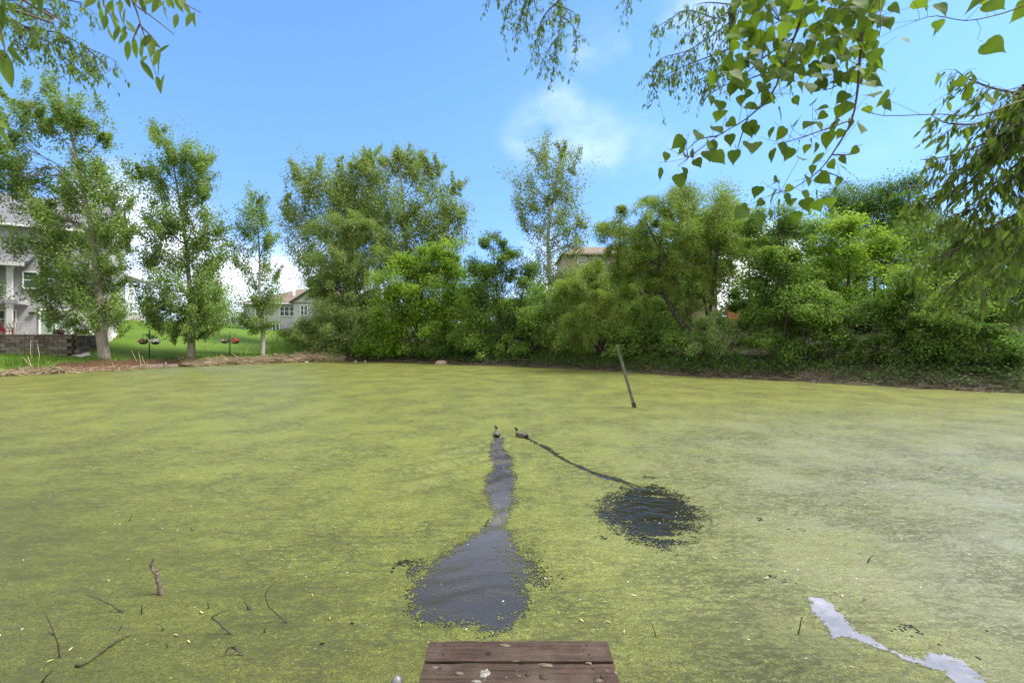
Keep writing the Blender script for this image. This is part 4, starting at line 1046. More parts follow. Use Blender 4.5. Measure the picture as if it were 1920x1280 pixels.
def chair(px, py, D, label, mat, fan):
    c = P(px, py, D); root = empty('patio_chair', (c[0], c[1], ZP), R(200) if fan else R(180)); tag(root, label, 'chair')
    MB().box(-0.28, 0.28, -0.28, 0.28, 0.38, 0.43).build('seat', mat, root, bevel=0.01)
    bk = MB()
    for i in range(5):
        a = (i - 2) * (0.16 if fan else 0.02); x = (i - 2) * 0.12; hh = 0.62 - 0.03 * abs(i - 2) * (2 if fan else 0.5)
        bk.loft([[(x - 0.05, 0.26, 0.42), (x + 0.05, 0.26, 0.42), (x + 0.05, 0.29, 0.42), (x - 0.05, 0.29, 0.42)],
                 [(x + a * hh - 0.06, 0.44, 0.42 + hh), (x + a * hh + 0.06, 0.44, 0.42 + hh), (x + a * hh + 0.06, 0.47, 0.42 + hh), (x + a * hh - 0.06, 0.47, 0.42 + hh)]])
    bk.build('backrest', mat, root)
    for sx in (-1, 1):
        MB().box(sx * 0.33 - 0.05, sx * 0.33 + 0.05, -0.32, 0.3, 0.58, 0.62).build('armrest', mat, root)
        for sy in (-0.28, 0.24):
            MB().box(sx * 0.31 - 0.025, sx * 0.31 + 0.025, sy - 0.03, sy + 0.03, 0, 0.58).build('leg', mat, root)


chair(33, HY, 31.2, 'white fan backed patio chair behind the block wall', WHITEP, True)
chair(6, HY, 29.9, 'red patio chair behind the block wall', RED, False)


def flowers(name, mat, parent, c, rx, rz, N, r, size=0.07):
    u = nrmz(r.normal(size=(N, 3))); u[:, 2] = np.abs(u[:, 2]) * 0.9 - 0.1
    q = c + u * np.array([rx, rx, rz]) * r.uniform(0.75, 1.05, (N, 1))
    return leaf_cloud(name, q, r.normal(size=(N, 3)), u + r.normal(0, 0.3, (N, 3)), size * r.uniform(0.7, 1.2, N), 0.9, mat, parent, r)


def planter(px, D, label, petal, w=0.34, h=0.5, zoff=0.0, potmat=None):
    c = P(px, HY, D); z = max(gz(c[0], c[1]), 0) + zoff
    root = empty('flower_planter', (c[0], c[1], z)); tag(root, label, 'planter')
    rings = [[(rr * math.cos(a), rr * math.sin(a), zz) for a in np.linspace(0, 2 * math.pi, 14, endpoint=False)] for zz, rr in ((0, w * 0.62), (h * 0.85, w * 0.92), (h * 0.86, w), (h, w), (h, w * 0.86), (h * 0.8, w * 0.8))]
    MB().loft(rings).build('pot', potmat or WHITEP, root, False, 0.0)
    rr = np.random.default_rng(int(px)); flowers('foliage', L_UNDER, root, np.array([0, 0, h]), w, 0.22, 160, rr, 0.1); flowers('flowers', petal, root, np.array([0, 0, h + 0.06]), w * 0.95, 0.22, 120, rr, 0.09)


planter(150, 33.6, 'white planter of red and white flowers beside the lamp post by the wall', PETR, 0.36, 0.6)
planter(171, 36.0, 'wide low white planter on the gravel behind the tall cottonwood', PETW, 0.5, 0.5)
planter(110, 31.2, 'dark planter on top of the block wall end', PETP, 0.3, 0.3, ZP - gz(*P(110, HY, 31.2)[:2]), POT)


def garden_post(px, D, top, label):
    c = P(px, HY, D); z = gz(c[0], c[1]); root = empty('garden_lamp', (c[0], c[1], z)); tag(root, label, 'garden lamp')
    zt = P(px, top, D)[2] - z
    MB().tube([(0, 0, -0.1), (0, 0, zt * 0.8)], 0.045, 8).build('post', DARKMETAL, root, True)
    MB().tube([(0, 0, zt * 0.8), (0, 0, zt * 0.83), (0, 0, zt * 0.95), (0, 0, zt)], [0.05, 0.10, 0.12, 0.02], 8).build('lantern', DARKMETAL, root, True)


garden_post(142, 32.3, 614, 'black garden lamp nearest the end of the block wall')
garden_post(161, 34.3, 616, 'black garden lamp further along the gravel path')
tree('juniper_shrub', 'small round green shrub on the gravel at the end of the block wall', 'shrub', 148, 30.2, [(148, 648, 8, 7)], L_DARK, BARK_DARK, [(148, 650)], 0.03, 0.07, 0.4, 3, 'maple', None, 199, spread=0.06, limbs=False)

# flower basket poles
def basket(px, py, D, pet, lab, sz):
    c = P(px, py, D); root = empty('hanging_basket', c); tag(root, lab, 'flower basket', 'hanging flower baskets on the lawn')
    rings = [[(rr * math.cos(a), rr * math.sin(a), zz) for a in np.linspace(0, 2 * math.pi, 14, endpoint=False)] for zz, rr in ((-sz * 0.62, sz * 0.45), (-sz * 0.5, sz * 0.72), (0, sz), (sz * 0.08, sz * 1.04), (sz * 0.08, sz * 0.9))]
    MB().loft(rings).build('pot', POT, root, True)
    hg = MB()
    for k in range(3):
        a = k * 2.1 + 0.4; hg.tube([(sz * 0.98 * math.cos(a), sz * 0.98 * math.sin(a), 0.02), (0, 0, sz * 2.0)], 0.008, 4)
    hg.build('hanger', DARKMETAL, root)
    rr = np.random.default_rng(int(px * 3))
    flowers('foliage', L_UNDER, root, np.array([0, 0, sz * 0.08]), sz * 1.05, sz * 0.6, 120, rr, 0.11)
    for q, k in pet: flowers('flowers', q, root, np.array([rr.uniform(-0.4, 0.4) * sz * (len(pet) > 1), -0.05, sz * 0.12]), sz * (1.15 if len(pet) == 1 else 0.85), sz * 0.75, k, rr, 0.10)
    return c, sz


for (px, D, top, by_, lab, bs) in (
        (280, 31.6, 618, 641, 'black basket pole nearest the tall cottonwood', [(269, [(PETR, 60), (PETW, 60)], 'dark basket of pink and white flowers, left of the first pole', 0.26), (291.5, [(PETW, 220)], 'dark basket overflowing with white flowers on the first pole', 0.28)]),
        (431, 34.6, 622, 640, 'black basket pole between the full and the slim cottonwood', [(422, [(PETP, 50), (PETW, 40)], 'dark basket of pink and white flowers on the middle pole', 0.23), (441.5, [(PETR, 130)], 'dark basket of red flowers on the middle pole', 0.26)]),
        (541.5, 41.0, 622, 638, 'thin basket pole at the end of the lawn by the cattails', [(536.5, [(PETW, 8)], 'dark basket with hardly any bloom on the last pole', 0.22), (547.5, [(PETR, 25)], 'dark basket with a few red flowers on the last pole', 0.22)])):
    c0 = P(px, HY, D); z0 = gz(c0[0], c0[1])
    root = empty('basket_pole', (c0[0], c0[1], z0)); tag(root, lab, 'pole', 'basket poles on the lawn')
    zt = P(px, top, D)[2] - z0
    MB().tube([(0, 0, -0.2), (0, 0, zt)], 0.035 if px < 500 else 0.026, 8).build('post', DARKMETAL, root, True)
    for (bx, pet, bl, sz) in bs:
        c, s = basket(bx, by_, D, pet, bl, sz)
        q = c - np.array([c0[0], c0[1], z0]); hz = q[2] + s * 2.0
        MB().tube([(0, 0, hz - 0.15), (q[0] * 0.5, q[1] * 0.5, hz + 0.03), (q[0], q[1], hz + 0.03), (q[0] * 1.05, q[1], hz - 0.02)], 0.016, 6).build('arm', DARKMETAL, root, True)

# low grey house in the middle distance
h2 = empty('walkout_house', (0, 62, 0)); tag(h2, 'low grey house with brown hip roof beyond the lawn, behind the slim cottonwood', 'house')


def X2(px): return (px - CX) / F * 62


def Z2(py): return H - (py - HY) / F * 62


MB().box(X2(456), X2(672), 0, 10, 1.0, Z2(569)).build('wall', SIDE_LIGHT, h2)
siding('siding', X2(456), X2(672), Z2(624), Z2(570), 0, SIDE_LIGHT, h2, 0.2)
rf = MB(); x0, x1, ze, zr = X2(452), X2(678), Z2(568), Z2(536)
rf.quad([(x0, -0.6, ze), (x1, -0.6, ze), (x1 - 4.5, 5, zr), (x0 + 5.5, 5, zr)]); rf.quad([(x1, 10.6, ze), (x0, 10.6, ze), (x0 + 5.5, 5, zr), (x1 - 4.5, 5, zr)])
rf.quad([(x0, 10.6, ze), (x0, -0.6, ze), (x0 + 5.5, 5, zr)]); rf.quad([(x1, -0.6, ze), (x1, 10.6, ze), (x1 - 4.5, 5, zr)]); rf.quad([(x0, -0.6, ze), (x0, 10.6, ze), (x1, 10.6, ze), (x1, -0.6, ze)])
rfo = rf.build('roof', ROOF_B, h2)
MB().tube([(X2(538), 2.0, Z2(560)), (X2(538), 2.0, Z2(541))], 0.14, 8).build('vent_pipe', TRIM, rfo, True)
MB().box(x0, x1, -0.72, -0.605, ze - 0.18, ze).build('fascia', TRIM, rfo)
gb = MB(); gb.loft([[(X2(556), -1.4, Z2(568)), (X2(630), -1.4, Z2(568)), (X2(593), -1.4, Z2(545))], [(X2(556), 3, Z2(568)), (X2(630), 3, Z2(568)), (X2(593), 3, Z2(545))]]); gb.build('gable', SIDE_LIGHT, h2)
gb = MB()
for (a, b) in ((553, 593), (633, 593)):
    gb.loft([[(X2(a), -1.7, Z2(570)), (X2(a), 4, Z2(570)), (X2(a), 4, Z2(567)), (X2(a), -1.7, Z2(567))], [(X2(b), -1.7, Z2(544)), (X2(b), 4, Z2(544)), (X2(b), 4, Z2(541.5)), (X2(b), -1.7, Z2(541.5))]])
gb.build('gable_roof', ROOF_B, h2)
MB().box(X2(558), X2(628), -1.2, -0.05, 1.0, Z2(568.5)).build('bay', SIDE_LIGHT, h2)
window(X2(525), X2(552), Z2(593), Z2(574), -0.03, h2, 3, True); window(X2(571), X2(585), Z2(592), Z2(573), -1.2, h2, 2, True)
window(X2(467), X2(480), Z2(621), Z2(607), -0.03, h2, 2, False); window(X2(511), X2(525), Z2(621), Z2(606), -0.03, h2, 2, False); window(X2(480), X2(492), Z2(593), Z2(577), -0.03, h2, 1, True)

h4 = empty('white_garage', (0, 88, 0)); tag(h4, 'small white building glimpsed between the full and the slim cottonwood', 'garage')
k = 88 / F
MB().box((418 - CX) * k, (456 - CX) * k, 0, 6, 1.0, H + 14 * k).build('wall', TRIM, h4)
gable_roof((418 - CX) * k, (456 - CX) * k, 0, 6, H + 14 * k, H + 24 * k, ROOF_G, h4, 0.3, 0.12, False)
MB().box((436 - CX) * k, (448 - CX) * k, -0.06, -0.01, 2.0, H + 8 * k).build('garage_door', SIDE_LIGHT, h4)

# tan house up the slope on the right
h3 = empty('tan_house', (0, 54, 0)); tag(h3, 'tall tan sided house with brown roof half hidden by the willows on the right', 'house')
k = 54 / F


def X3(px): return (px - CX) * k


def Z3(py): return H - (py - HY) * k


MB().box(X3(1058), X3(1345), 0, 9, 2.0, Z3(476)).build('wall', SIDE_TAN, h3)
siding('siding', X3(1058), X3(1345), Z3(625), Z3(477), 0, SIDE_TAN, h3, 0.2)
x0, x1, ze, zr = X3(1052), X3(1350), Z3(476), Z3(450)
rf = MB(); rf.quad([(x0, -0.6, ze), (x1, -0.6, ze), (x1 - 2.5, 4.5, zr), (x0 + 2.0, 4.5, zr)]); rf.quad([(x1, 9.6, ze), (x0, 9.6, ze), (x0 + 2.0, 4.5, zr), (x1 - 2.5, 4.5, zr)])
rf.quad([(x0, 9.6, ze), (x0, -0.6, ze), (x0 + 2.0, 4.5, zr)]); rf.quad([(x1, -0.6, ze), (x1, 9.6, ze), (x1 - 2.5, 4.5, zr)]); rf.quad([(x0, -0.6, ze), (x0, 9.6, ze), (x1, 9.6, ze), (x1, -0.6, ze)])
rfo = rf.build('roof', ROOF_B, h3)
MB().box(x0, x1, -0.74, -0.605, ze - 0.2, ze).build('fascia', SIDE_TAN, rfo)
for (a, b, c, d, q) in ((1082, 480, 1100, 497, 1), (1113, 478, 1126, 500, 1), (1206, 474, 1226, 494, 2), (1165, 480, 1180, 498, 1), (1282, 480, 1300, 498, 2), (1085, 530, 1110, 552, 2), (1140, 530, 1165, 552, 2), (1205, 530, 1232, 556, 2), (1270, 532, 1290, 556, 2)):
    window(X3(a), X3(b), Z3(d), Z3(b and c and d and (c if False else 0)) if False else Z3(b), -0.03, h3, q, True) if False else window(X3(a), X3(c), Z3(d), Z3(b), -0.03, h3, q, True)

ORANGE = surf('cedar_boards', (0.30, 0.13, 0.05), (0.45, 0.21, 0.09), 4, 0.85, (4, 4, 0.5), 0.4, 0.01)
c = P(1395, HY, 36); zf = gz(c[0], c[1])
fen = empty('wooden_fence', (c[0], c[1], zf)); tag(fen, 'orange brown board fence glimpsed between dark stems right of the broad willow', 'fence')
for i in range(13):
    MB().box(-1.3 + i * 0.2 + 0.008, -1.1 + i * 0.2 - 0.008, 0, 0.03, 0.05, 2.1 + rng.uniform(-0.03, 0.03)).build('board', ORANGE, fen)
for zz in (0.4, 1.7): MB().box(-1.3, 1.3, 0.035, 0.10, zz, zz + 0.1).build('rail', ORANGE, fen)
for xx in (-1.25, 0.0, 1.25): MB().box(xx - 0.06, xx + 0.06, 0.105, 0.22, -0.3, 2.2).build('post', ORANGE, fen)

# ------------------------------------------------------------------ on the water
POST = surf('weathered_post', (0.035, 0.042, 0.022), (0.125, 0.13, 0.085), 4, 0.85, (6, 6, 0.5), 0.6, 0.008)
b0 = W(1190, 764); tp_ = P(1156.5, 647, b0[1] + 0.15)
root = empty('leaning_post', (b0[0], b0[1], 0)); tag(root, 'grey wooden post leaning to the left out of the duckweed', 'post')
d = Vector(tp_ - b0); u = d.normalized(); sx_ = u.cross(Vector((0, 1, 0))).normalized(); sy_ = sx_.cross(u)
def sq(t, h): return [Vector((0, 0, 0)) + u * t + sx_ * (a * h) + sy_ * (b * h) for a, b in ((-1, -1), (1, -1), (1, 1), (-1, 1))]
MB().loft([sq(-0.4, 0.043), sq(d.length * 0.5, 0.042), sq(d.length, 0.040)]).build('shaft', POST, root, bevel=0.008)
MB().loft([sq(-0.3, 0.055), sq(0.16, 0.055), sq(0.18, 0.048)]).build('collar', surf('post_foot', (0.02, 0.022, 0.012), (0.05, 0.05, 0.03), 8, 0.9), root)

D_HEAD = surf('duck_head', (0.005, 0.009, 0.006), (0.009, 0.016, 0.010), 20, 0.35, None, 0.1, 0.001)
D_WHITE = surf('duck_ring', (0.30, 0.30, 0.28), (0.4, 0.4, 0.38), 20, 0.7, None, 0.1, 0.001)
D_BREAST = surf('duck_breast', (0.02, 0.012, 0.008), (0.045, 0.025, 0.018), 30, 0.7, None, 0.1, 0.002)
D_FLANK = surf('duck_flank', (0.055, 0.05, 0.042), (0.125, 0.112, 0.095), 30, 0.7, None, 0.2, 0.002)
D_BACK = surf('duck_back', (0.035, 0.026, 0.02), (0.10, 0.08, 0.065), 30, 0.7, None, 0.2, 0.002)
D_BLACK = surf('duck_rump', (0.008, 0.008, 0.009), (0.02, 0.02, 0.02), 30, 0.6, None, 0.1, 0.001)
D_BILL = surf('duck_bill', (0.20, 0.17, 0.05), (0.30, 0.25, 0.08), 30, 0.4, None, 0.1, 0.001)


def duck(pos, heading, sc, label, turn=0.0):
    root = empty('mallard_duck', (pos[0], pos[1], 0.0), heading); root.scale = (sc, sc, sc); tag(root, label, 'duck', 'ducks swimming away from the dock')
    spec = [(-0.285, 0.115, 0.012, 0.008, 1), (-0.25, 0.10, 0.04, 0.018, 5), (-0.20, 0.075, 0.07, 0.045, 5), (-0.13, 0.055, 0.098, 0.072, 3), (-0.04, 0.045, 0.112, 0.088, 3), (0.05, 0.045, 0.112, 0.09, 3), (0.12, 0.058, 0.10, 0.085, 2),
            (0.168, 0.085, 0.078, 0.068, 2), (0.19, 0.122, 0.055, 0.05, 2), (0.192, 0.152, 0.042, 0.04, 1), (0.192, 0.163, 0.039, 0.038, 0), (0.193, 0.20, 0.036, 0.036, 0), (0.20, 0.236, 0.041, 0.042, 0), (0.222, 0.262, 0.040, 0.040, 0), (0.248, 0.262, 0.033, 0.034, 0), (0.268, 0.252, 0.020, 0.022, 0), (0.276, 0.247, 0.008, 0.009, 0)]
    n = 14; rings = []; mis = []
    for i, (x, z, ry, rz, mi) in enumerate(spec):
        a = spec[max(i - 1, 0)]; b = spec[min(i + 1, len(spec) - 1)]; t = Vector((b[0] - a[0], 0, b[1] - a[1])).normalized(); up = Vector((-t.z, 0, t.x))
        if i > 9: ca, sa = math.cos(turn), math.sin(turn)
        ring = []
        for j in range(n):
            an = 2 * math.pi * j / n; q = Vector((x, 0, z)) + Vector((0, ry * math.cos(an), 0)) + up * (rz * math.sin(an))
            if i > 9:
                dx, dy = q.x - 0.193, q.y; q = Vector((0.193 + dx * ca - dy * sa, dx * sa + dy * ca, q.z))
            ring.append(q)
        rings.append(ring); mis.append(mi)
    body = MB().loft(rings, mis).build('body', [D_HEAD, D_WHITE, D_BREAST, D_FLANK, D_BACK, D_BLACK], root, True)
    s = body.modifiers.new('sub', 'SUBSURF'); s.levels = 1; s.render_levels = 2
    br = []
    for x, z, ry, rz in ((0.258, 0.249, 0.018, 0.017), (0.285, 0.242, 0.015, 0.010), (0.315, 0.236, 0.017, 0.006), (0.328, 0.234, 0.010, 0.004)):
        ring = []
        for j in range(8):
            an = 2 * math.pi * j / 8; dx, dy = x - 0.193, ry * math.cos(an); ring.append((0.193 + dx * math.cos(turn) - dy * math.sin(turn), dx * math.sin(turn) + dy * math.cos(turn), z + rz * math.sin(an)))
        br.append(ring)
    MB().loft(br).build('bill', D_BILL, root, True)
    for sg in (-1, 1):
        wg = []
        for x, y, z, ry, rz in ((0.10, 0.075, 0.09, 0.02, 0.02), (0.03, 0.092, 0.098, 0.028, 0.042), (-0.07, 0.085, 0.10, 0.028, 0.042), (-0.16, 0.055, 0.10, 0.022, 0.028), (-0.24, 0.025, 0.115, 0.008, 0.008)):
            wg.append([(x, sg * (y + ry * math.cos(2 * math.pi * j / 8)), z + rz * math.sin(2 * math.pi * j / 8)) for j in range(8)])
        w = MB().loft(wg).build('wing', D_BACK, root, True)
        sp = MB().box(-0.16, -0.135, sg * 0.098 - 0.004, sg * 0.098 + 0.004, 0.085, 0.105); sp.build('wing_bar', D_WHITE, w)
    tl = MB().loft([[(-0.24, -0.03, 0.085), (-0.24, 0.035, 0.085), (-0.24, 0.035, 0.11), (-0.24, -0.035, 0.11)], [(-0.33, -0.025, 0.115), (-0.33, 0.025, 0.115), (-0.33, 0.025, 0.122), (-0.33, -0.025, 0.122)]]); tl.build('tail', D_FLANK, root)


duck(DUCK1 + np.array([0.02, 0.05, 0]), R(97), 0.74, 'mallard swimming straight away at the head of the broad wake', R(35))
duck(DUCK2 + np.array([0.0, 0.05, 0]), R(150), 0.74, 'mallard drake seen from the side, leading the thin dark trail', R(15))

BRANCH = surf('dead_branch', (0.045, 0.034, 0.027), (0.17, 0.132, 0.108), 22, 0.85, None, 0.6, 0.004)
WETTWIG = surf('wet_twig', (0.018, 0.014, 0.01), (0.05, 0.04, 0.026), 20, 0.6, None, 0.4, 0.003)
MOSSY = surf('mossy_twig', (0.02, 0.022, 0.01), (0.06, 0.065, 0.022), 14, 0.9, None, 0.8, 0.006)


def stick(label, pts, rad, mat, flat=False, name='twig', side=None):
    b = W(*pts[0]); root_loc = (b[0], b[1], 0.0)
    if flat: w = [W(*q) - b + np.array([0, 0, 0.012]) for q in pts]
    else: w = [P(q[0], q[1], b[1]) - b for q in pts]
    w = smooth_poly(w, 4)
    mb = MB(); k = len(w)
    if not flat: w = [w[0] + np.array([0, 0, -0.08])] + w; k += 1
    mb.tube([q + (r2.normal(0, rad * 0.14, 3) if 0 < i_ < k - 1 else 0) for i_, q in enumerate(w)], [rad * (0.62 if rad < 0.02 else 0.85) * (1 - 0.72 * i / (k - 1)) for i in range(k)], 7, 0, 0.22)
    for sdd in (side or []):
        q = [P(a, c_, b[1]) - b for a, c_ in sdd] if not flat else [W(a, c_) - b + np.array([0, 0, 0.012]) for a, c_ in sdd]
        mb.tube(q, [rad * 0.5, rad * 0.2] if len(q) == 2 else [rad * 0.5, rad * 0.4, rad * 0.15], 5)
    o = mb.build(name, mat, None, True); o.location = root_loc; tag(o, label, 'twig' if name == 'twig' else 'branch', 'twigs sticking out of the duckweed')
    return o


def z3(*a): return [(x / 3.0, 900 + y / 3.0) for x, y in a]


stick('thick pinkish broken branch standing out of the duckweed on the left', z3((912, 640), (895, 590), (880, 530), (852, 488), (858, 455), (866, 433)), 0.028, BRANCH, False, 'branch_stub', [z3((880, 515), (884, 500))])
stick('long thin twig arching over like a hook, right of the other twigs', z3((1625, 802), (1580, 770), (1520, 715), (1493, 650), (1505, 615), (1535, 585)), 0.011, WETTWIG)
stick('long bent twig with a rising loop, below the hooked twig', z3((1395, 866), (1335, 878), (1282, 850), (1230, 800), (1192, 770), (1240, 745), (1290, 730)), 0.016, WETTWIG)
stick('slanting dark twig with a knobbly end, left of the pinkish branch', z3((700, 742), (655, 722), (600, 688), (545, 662), (484, 645)), 0.015, WETTWIG)
stick('tall thin grass like twig near the left edge', z3((335, 1000), (325, 920), (300, 850), (270, 780), (238, 728)), 0.010, WETTWIG, False, 'twig', [z3((300, 872), (270, 848))])
stick('long mossy branch lying flat in the weed at the lower left', z3((440, 1055), (520, 1010), (600, 950), (670, 905), (738, 874)), 0.028, MOSSY, True, 'branch')
stick('short upright dark stub below the pinkish branch', z3((795, 752), (797, 700)), 0.013, WETTWIG)
stick('short upright dark stub left of the three pronged twig', z3((1174, 724), (1166, 680)), 0.012, WETTWIG)
stick('small twig with a kinked tip, left of the hooked twig', z3((1425, 730), (1388, 705), (1370, 655)), 0.013, WETTWIG, False, 'twig', [z3((1392, 708), (1392, 735))])
stick('forked twig shaped like a tent at the bottom left of the dock', z3((1372, 985), (1310, 945), (1285, 940), (1265, 975)), 0.014, WETTWIG, False, 'twig', [z3((1300, 940), (1342, 930))])
stick('little slanting twig far out on the left', z3((724, 232), (746, 192)), 0.012, WETTWIG)
stick('tiny dark twig far out near the centre left', z3((1084, 286), (1074, 266)), 0.016, WETTWIG)
stick('dark slanting twig in the lower left corner', z3((232, 1138), (262, 1100), (297, 1066)), 0.012, WETTWIG)
stick('curved little twig below the knobbly slanting one', z3((920, 848), (908, 818), (872, 802)), 0.010, WETTWIG)
stick('short slanting twig above the mossy branch', z3((664, 850), (688, 814)), 0.009, WETTWIG)
stick('tiny curled twig under the hooked twig', z3((1495, 857), (1487, 838), (1504, 825)), 0.010, WETTWIG)
stick('short upright twig near the yellow leaf at the lower left', z3((943, 945), (937, 908)), 0.010, WETTWIG)
stick('thin upright twig standing left of the pale reflection', [(1497, 1189), (1500, 1170), (1504, 1154)], 0.011, WETTWIG)
stick('bent twig with a round ripple about its foot, at the right', [(1627, 1056), (1631, 1046), (1638, 1041)], 0.013, WETTWIG)
stick('thin dark twig leaning left just right of the dock', [(1230, 1194), (1226, 1178), (1217, 1162)], 0.008, WETTWIG)
stick('forked twig at the narrow neck of the open water', [(909, 986), (912, 980), (917, 970)], 0.012, WETTWIG, False, 'twig', [[(910, 984), (916, 992)]])

YEL = leafmat('yellow_leaf', (0.30, 0.22, 0.07), (0.50, 0.46, 0.22), (0.4, 0.3, 0.05), 0.15)
me_l = None
ylist = [(1240 + a / 2.824, 960 + b / 2.824) for a, b in ((540, 355), (960, 457), (1245, 342), (390, 592), (360, 455), (985, 875), (910, 420), (270, 240), (440, 65), (1020, 828))] + z3((1340, 425), (1145, 755), (1070, 920), (1005, 880), (1360, 990), (1755, 645), (710, 457), (1640, 455), (1855, 775), (410, 945), (305, 1013)) + \
        [(720 + a / 2.91, 760 + b / 2.91) for a, b in ((1142, 862), (1213, 1073), (1092, 1187), (1243, 1190), (1380, 1045), (200, 1200), (60, 1005), (1425, 1008), (1310, 1250))]
rr = np.random.default_rng(9)
for (a, b) in ylist:
    if me_l is None:
        v = [(0, 0, 0), (0.10, 0.3, 0.04), (0.13, 0.65, 0.06), (0.05, 1, 0.02), (-0.08, 0.65, 0.04), (-0.11, 0.3, 0.03), (0, 0.5, 0)]
        me_l = bpy.data.meshes.new('floating_leaf'); me_l.from_pydata(v, [], [(0, 1, 6), (1, 2, 6), (2, 3, 6), (3, 4, 6), (4, 5, 6), (5, 0, 6)]); me_l.materials.append(YEL)
    o = bpy.data.objects.new('floating_leaf', me_l); COL.objects.link(o); c = W(a, b); s = rr.uniform(0.03, 0.06)
    o.location = (c[0], c[1], 0.014); o.rotation_euler = (rr.uniform(-0.1, 0.1), rr.uniform(-0.1, 0.1), rr.uniform(0, 6.28)); o.scale = (s, s, s)
    tag(o, 'narrow yellowed leaf floating on the duckweed', 'leaf', 'fallen yellow leaves on the pond')
N = 700
q = np.stack([rr.uniform(-9, 9, N), rr.uniform(3.2, 16, N), np.full(N, 0.010)], 1); a = rr.uniform(0, 6.28, N)
q[:, 2] += waves(q[:, 0], q[:, 1])
tag(leaf_cloud('floating_specks', q, np.stack([np.cos(a), np.sin(a), 0 * a], 1), np.tile([0, 0, 1.0], (N, 1)), rr.uniform(0.01, 0.03, N), 0.5, PETW, None, rr), 'tiny pale seeds and petals scattered on the duckweed', 'seeds', None, 'stuff')
N = 900
q = np.stack([rr.normal(4.5, 2.6, N), rr.uniform(3.6, 14, N), np.full(N, 0.011)], 1); a = rr.normal(-0.4, 0.5, N); q[:, 2] += waves(q[:, 0], q[:, 1])
tag(leaf_cloud('floating_debris', q, np.stack([np.cos(a), np.sin(a), 0 * a], 1), np.tile([0, 0, 1.0], (N, 1)), rr.gamma(2, 0.012, N), 0.16, WETTWIG, None, rr), 'dark bits of twig and leaf caught in the weed on the right', 'debris', None, 'stuff')

# ------------------------------------------------------------------ dock
m, n, l, out = newmat('dock_wood')
p = n.new('ShaderNodeBsdfPrincipled'); l.new(p.outputs[0], out.inputs[0]); p.inputs['Roughness'].default_value = 0.85; p.inputs['Specular IOR Level'].default_value = 0.2
t = n.new('ShaderNodeTexCoord'); oi = n.new('ShaderNodeObjectInfo')
vm = n.new('ShaderNodeVectorMath'); vm.operation = 'ADD'; l.new(t.outputs['Object'], vm.inputs[0])
cb = n.new('ShaderNodeCombineXYZ'); l.new(mth(n, l, 'MULTIPLY', oi.outputs['Random'], 40), cb.inputs[0]); l.new(mth(n, l, 'MULTIPLY', oi.outputs['Random'], 17), cb.inputs[1]); l.new(cb.outputs[0], vm.inputs[1])
V = vm.outputs[0]
gr_ = noise(n, l, V, 7, 8, 0.65, (0.35, 9, 9))
c = ramp(n, l, gr_, [(0.30, (0.020, 0.013, 0.010)), (0.46, (0.036, 0.023, 0.017)), (0.60, (0.060, 0.040, 0.030)), (0.78, (0.10, 0.073, 0.058))])
c = mixc(n, l, ramp(n, l, noise(n, l, V, 5, 5, 0.7), [(0.45, (0, 0, 0)), (0.75, (0.75, 0.75, 0.75))]), c, (0.095, 0.073, 0.058))
c = mixc(n, l, ramp(n, l, noise(n, l, V, 14, 4, 0.7), [(0.64, (0, 0, 0)), (0.74, (0.8, 0.8, 0.8))]), c, (0.30, 0.26, 0.22))
kn = n.new('ShaderNodeTexVoronoi'); kn.inputs['Scale'].default_value = 5; l.new(V, kn.inputs['Vector'])
c = mixc(n, l, ramp(n, l, kn.outputs['Distance'], [(0.05, (1, 1, 1)), (0.10, (0, 0, 0))]), c, (0.018, 0.012, 0.009))
l.new(c, p.inputs['Base Color'])
l.new(bump(n, l, noise(n, l, V, 9, 8, 0.7, (0.35, 12, 12)), 0.9, 0.006), p.inputs['Normal'])
DOCKWOOD = m
ZD = H - 1.55
dock = empty('dock', (0.03, 0, 0)); tag(dock, 'weathered brown wooden dock end at the bottom of the picture', 'dock')
yy = 2.28; i = 0
while yy > -2.2:
    w = 0.139
    mb = MB(); xe0, xe1 = -0.445 + rng.uniform(-0.004, 0.004), 0.445 + rng.uniform(-0.004, 0.006)
    nx = 14; rings = []
    for j in range(nx + 1):
        xq = xe0 + (xe1 - xe0) * j / nx; q1, q2, q3 = rng.uniform(-0.0022, 0.0022, 3)
        rings.append([(xq, yy - w + q1, ZD - 0.038), (xq, yy + q2, ZD - 0.038), (xq, yy + q2, ZD + q3), (xq, yy - w + q1, ZD + q3 * 0.5)])
    o = mb.loft(rings).build('plank', DOCKWOOD, dock, False, 0.005)
    if i < 3:
        for sx in (-0.36, 0.34):
            nl_ = MB(); 
            for dy in (0.035, 0.10): nl_.tube([(sx, yy - dy, ZD - 0.004), (sx, yy - dy, ZD + 0.0035)], [0.0055, 0.0045], 8)
            nl_.build('nail', DARKMETAL, o)
    yy -= w + 0.016; i += 1
for sx in (-0.40, 0.36): MB().box(sx, sx + 0.045, -2.2, 2.25, ZD - 0.20, ZD - 0.042).build('stringer', DOCKWOOD, dock)
PIPE = surf('galvanised_pipe', (0.09, 0.09, 0.09), (0.2, 0.2, 0.195), 14, 0.5, None, 0.3, 0.002, 0.6)
for (px_, py_) in ((-0.535, 2.0), (-0.535, -1.2), (0.53, -1.2)):
    pz = ZD + 0.02
    MB().tube([(px_, py_, -0.9), (px_, py_, pz - 0.012), (px_, py_, pz - 0.004), (px_, py_, pz + 0.010), (px_, py_, pz + 0.016)], [0.026, 0.026, 0.025, 0.016, 0.003], 14).build('pipe_leg', PIPE, dock, True)
DROP = surf('dried_dropping', (0.07, 0.06, 0.05), (0.30, 0.285, 0.25), 40, 0.95, None, 0.6, 0.003)
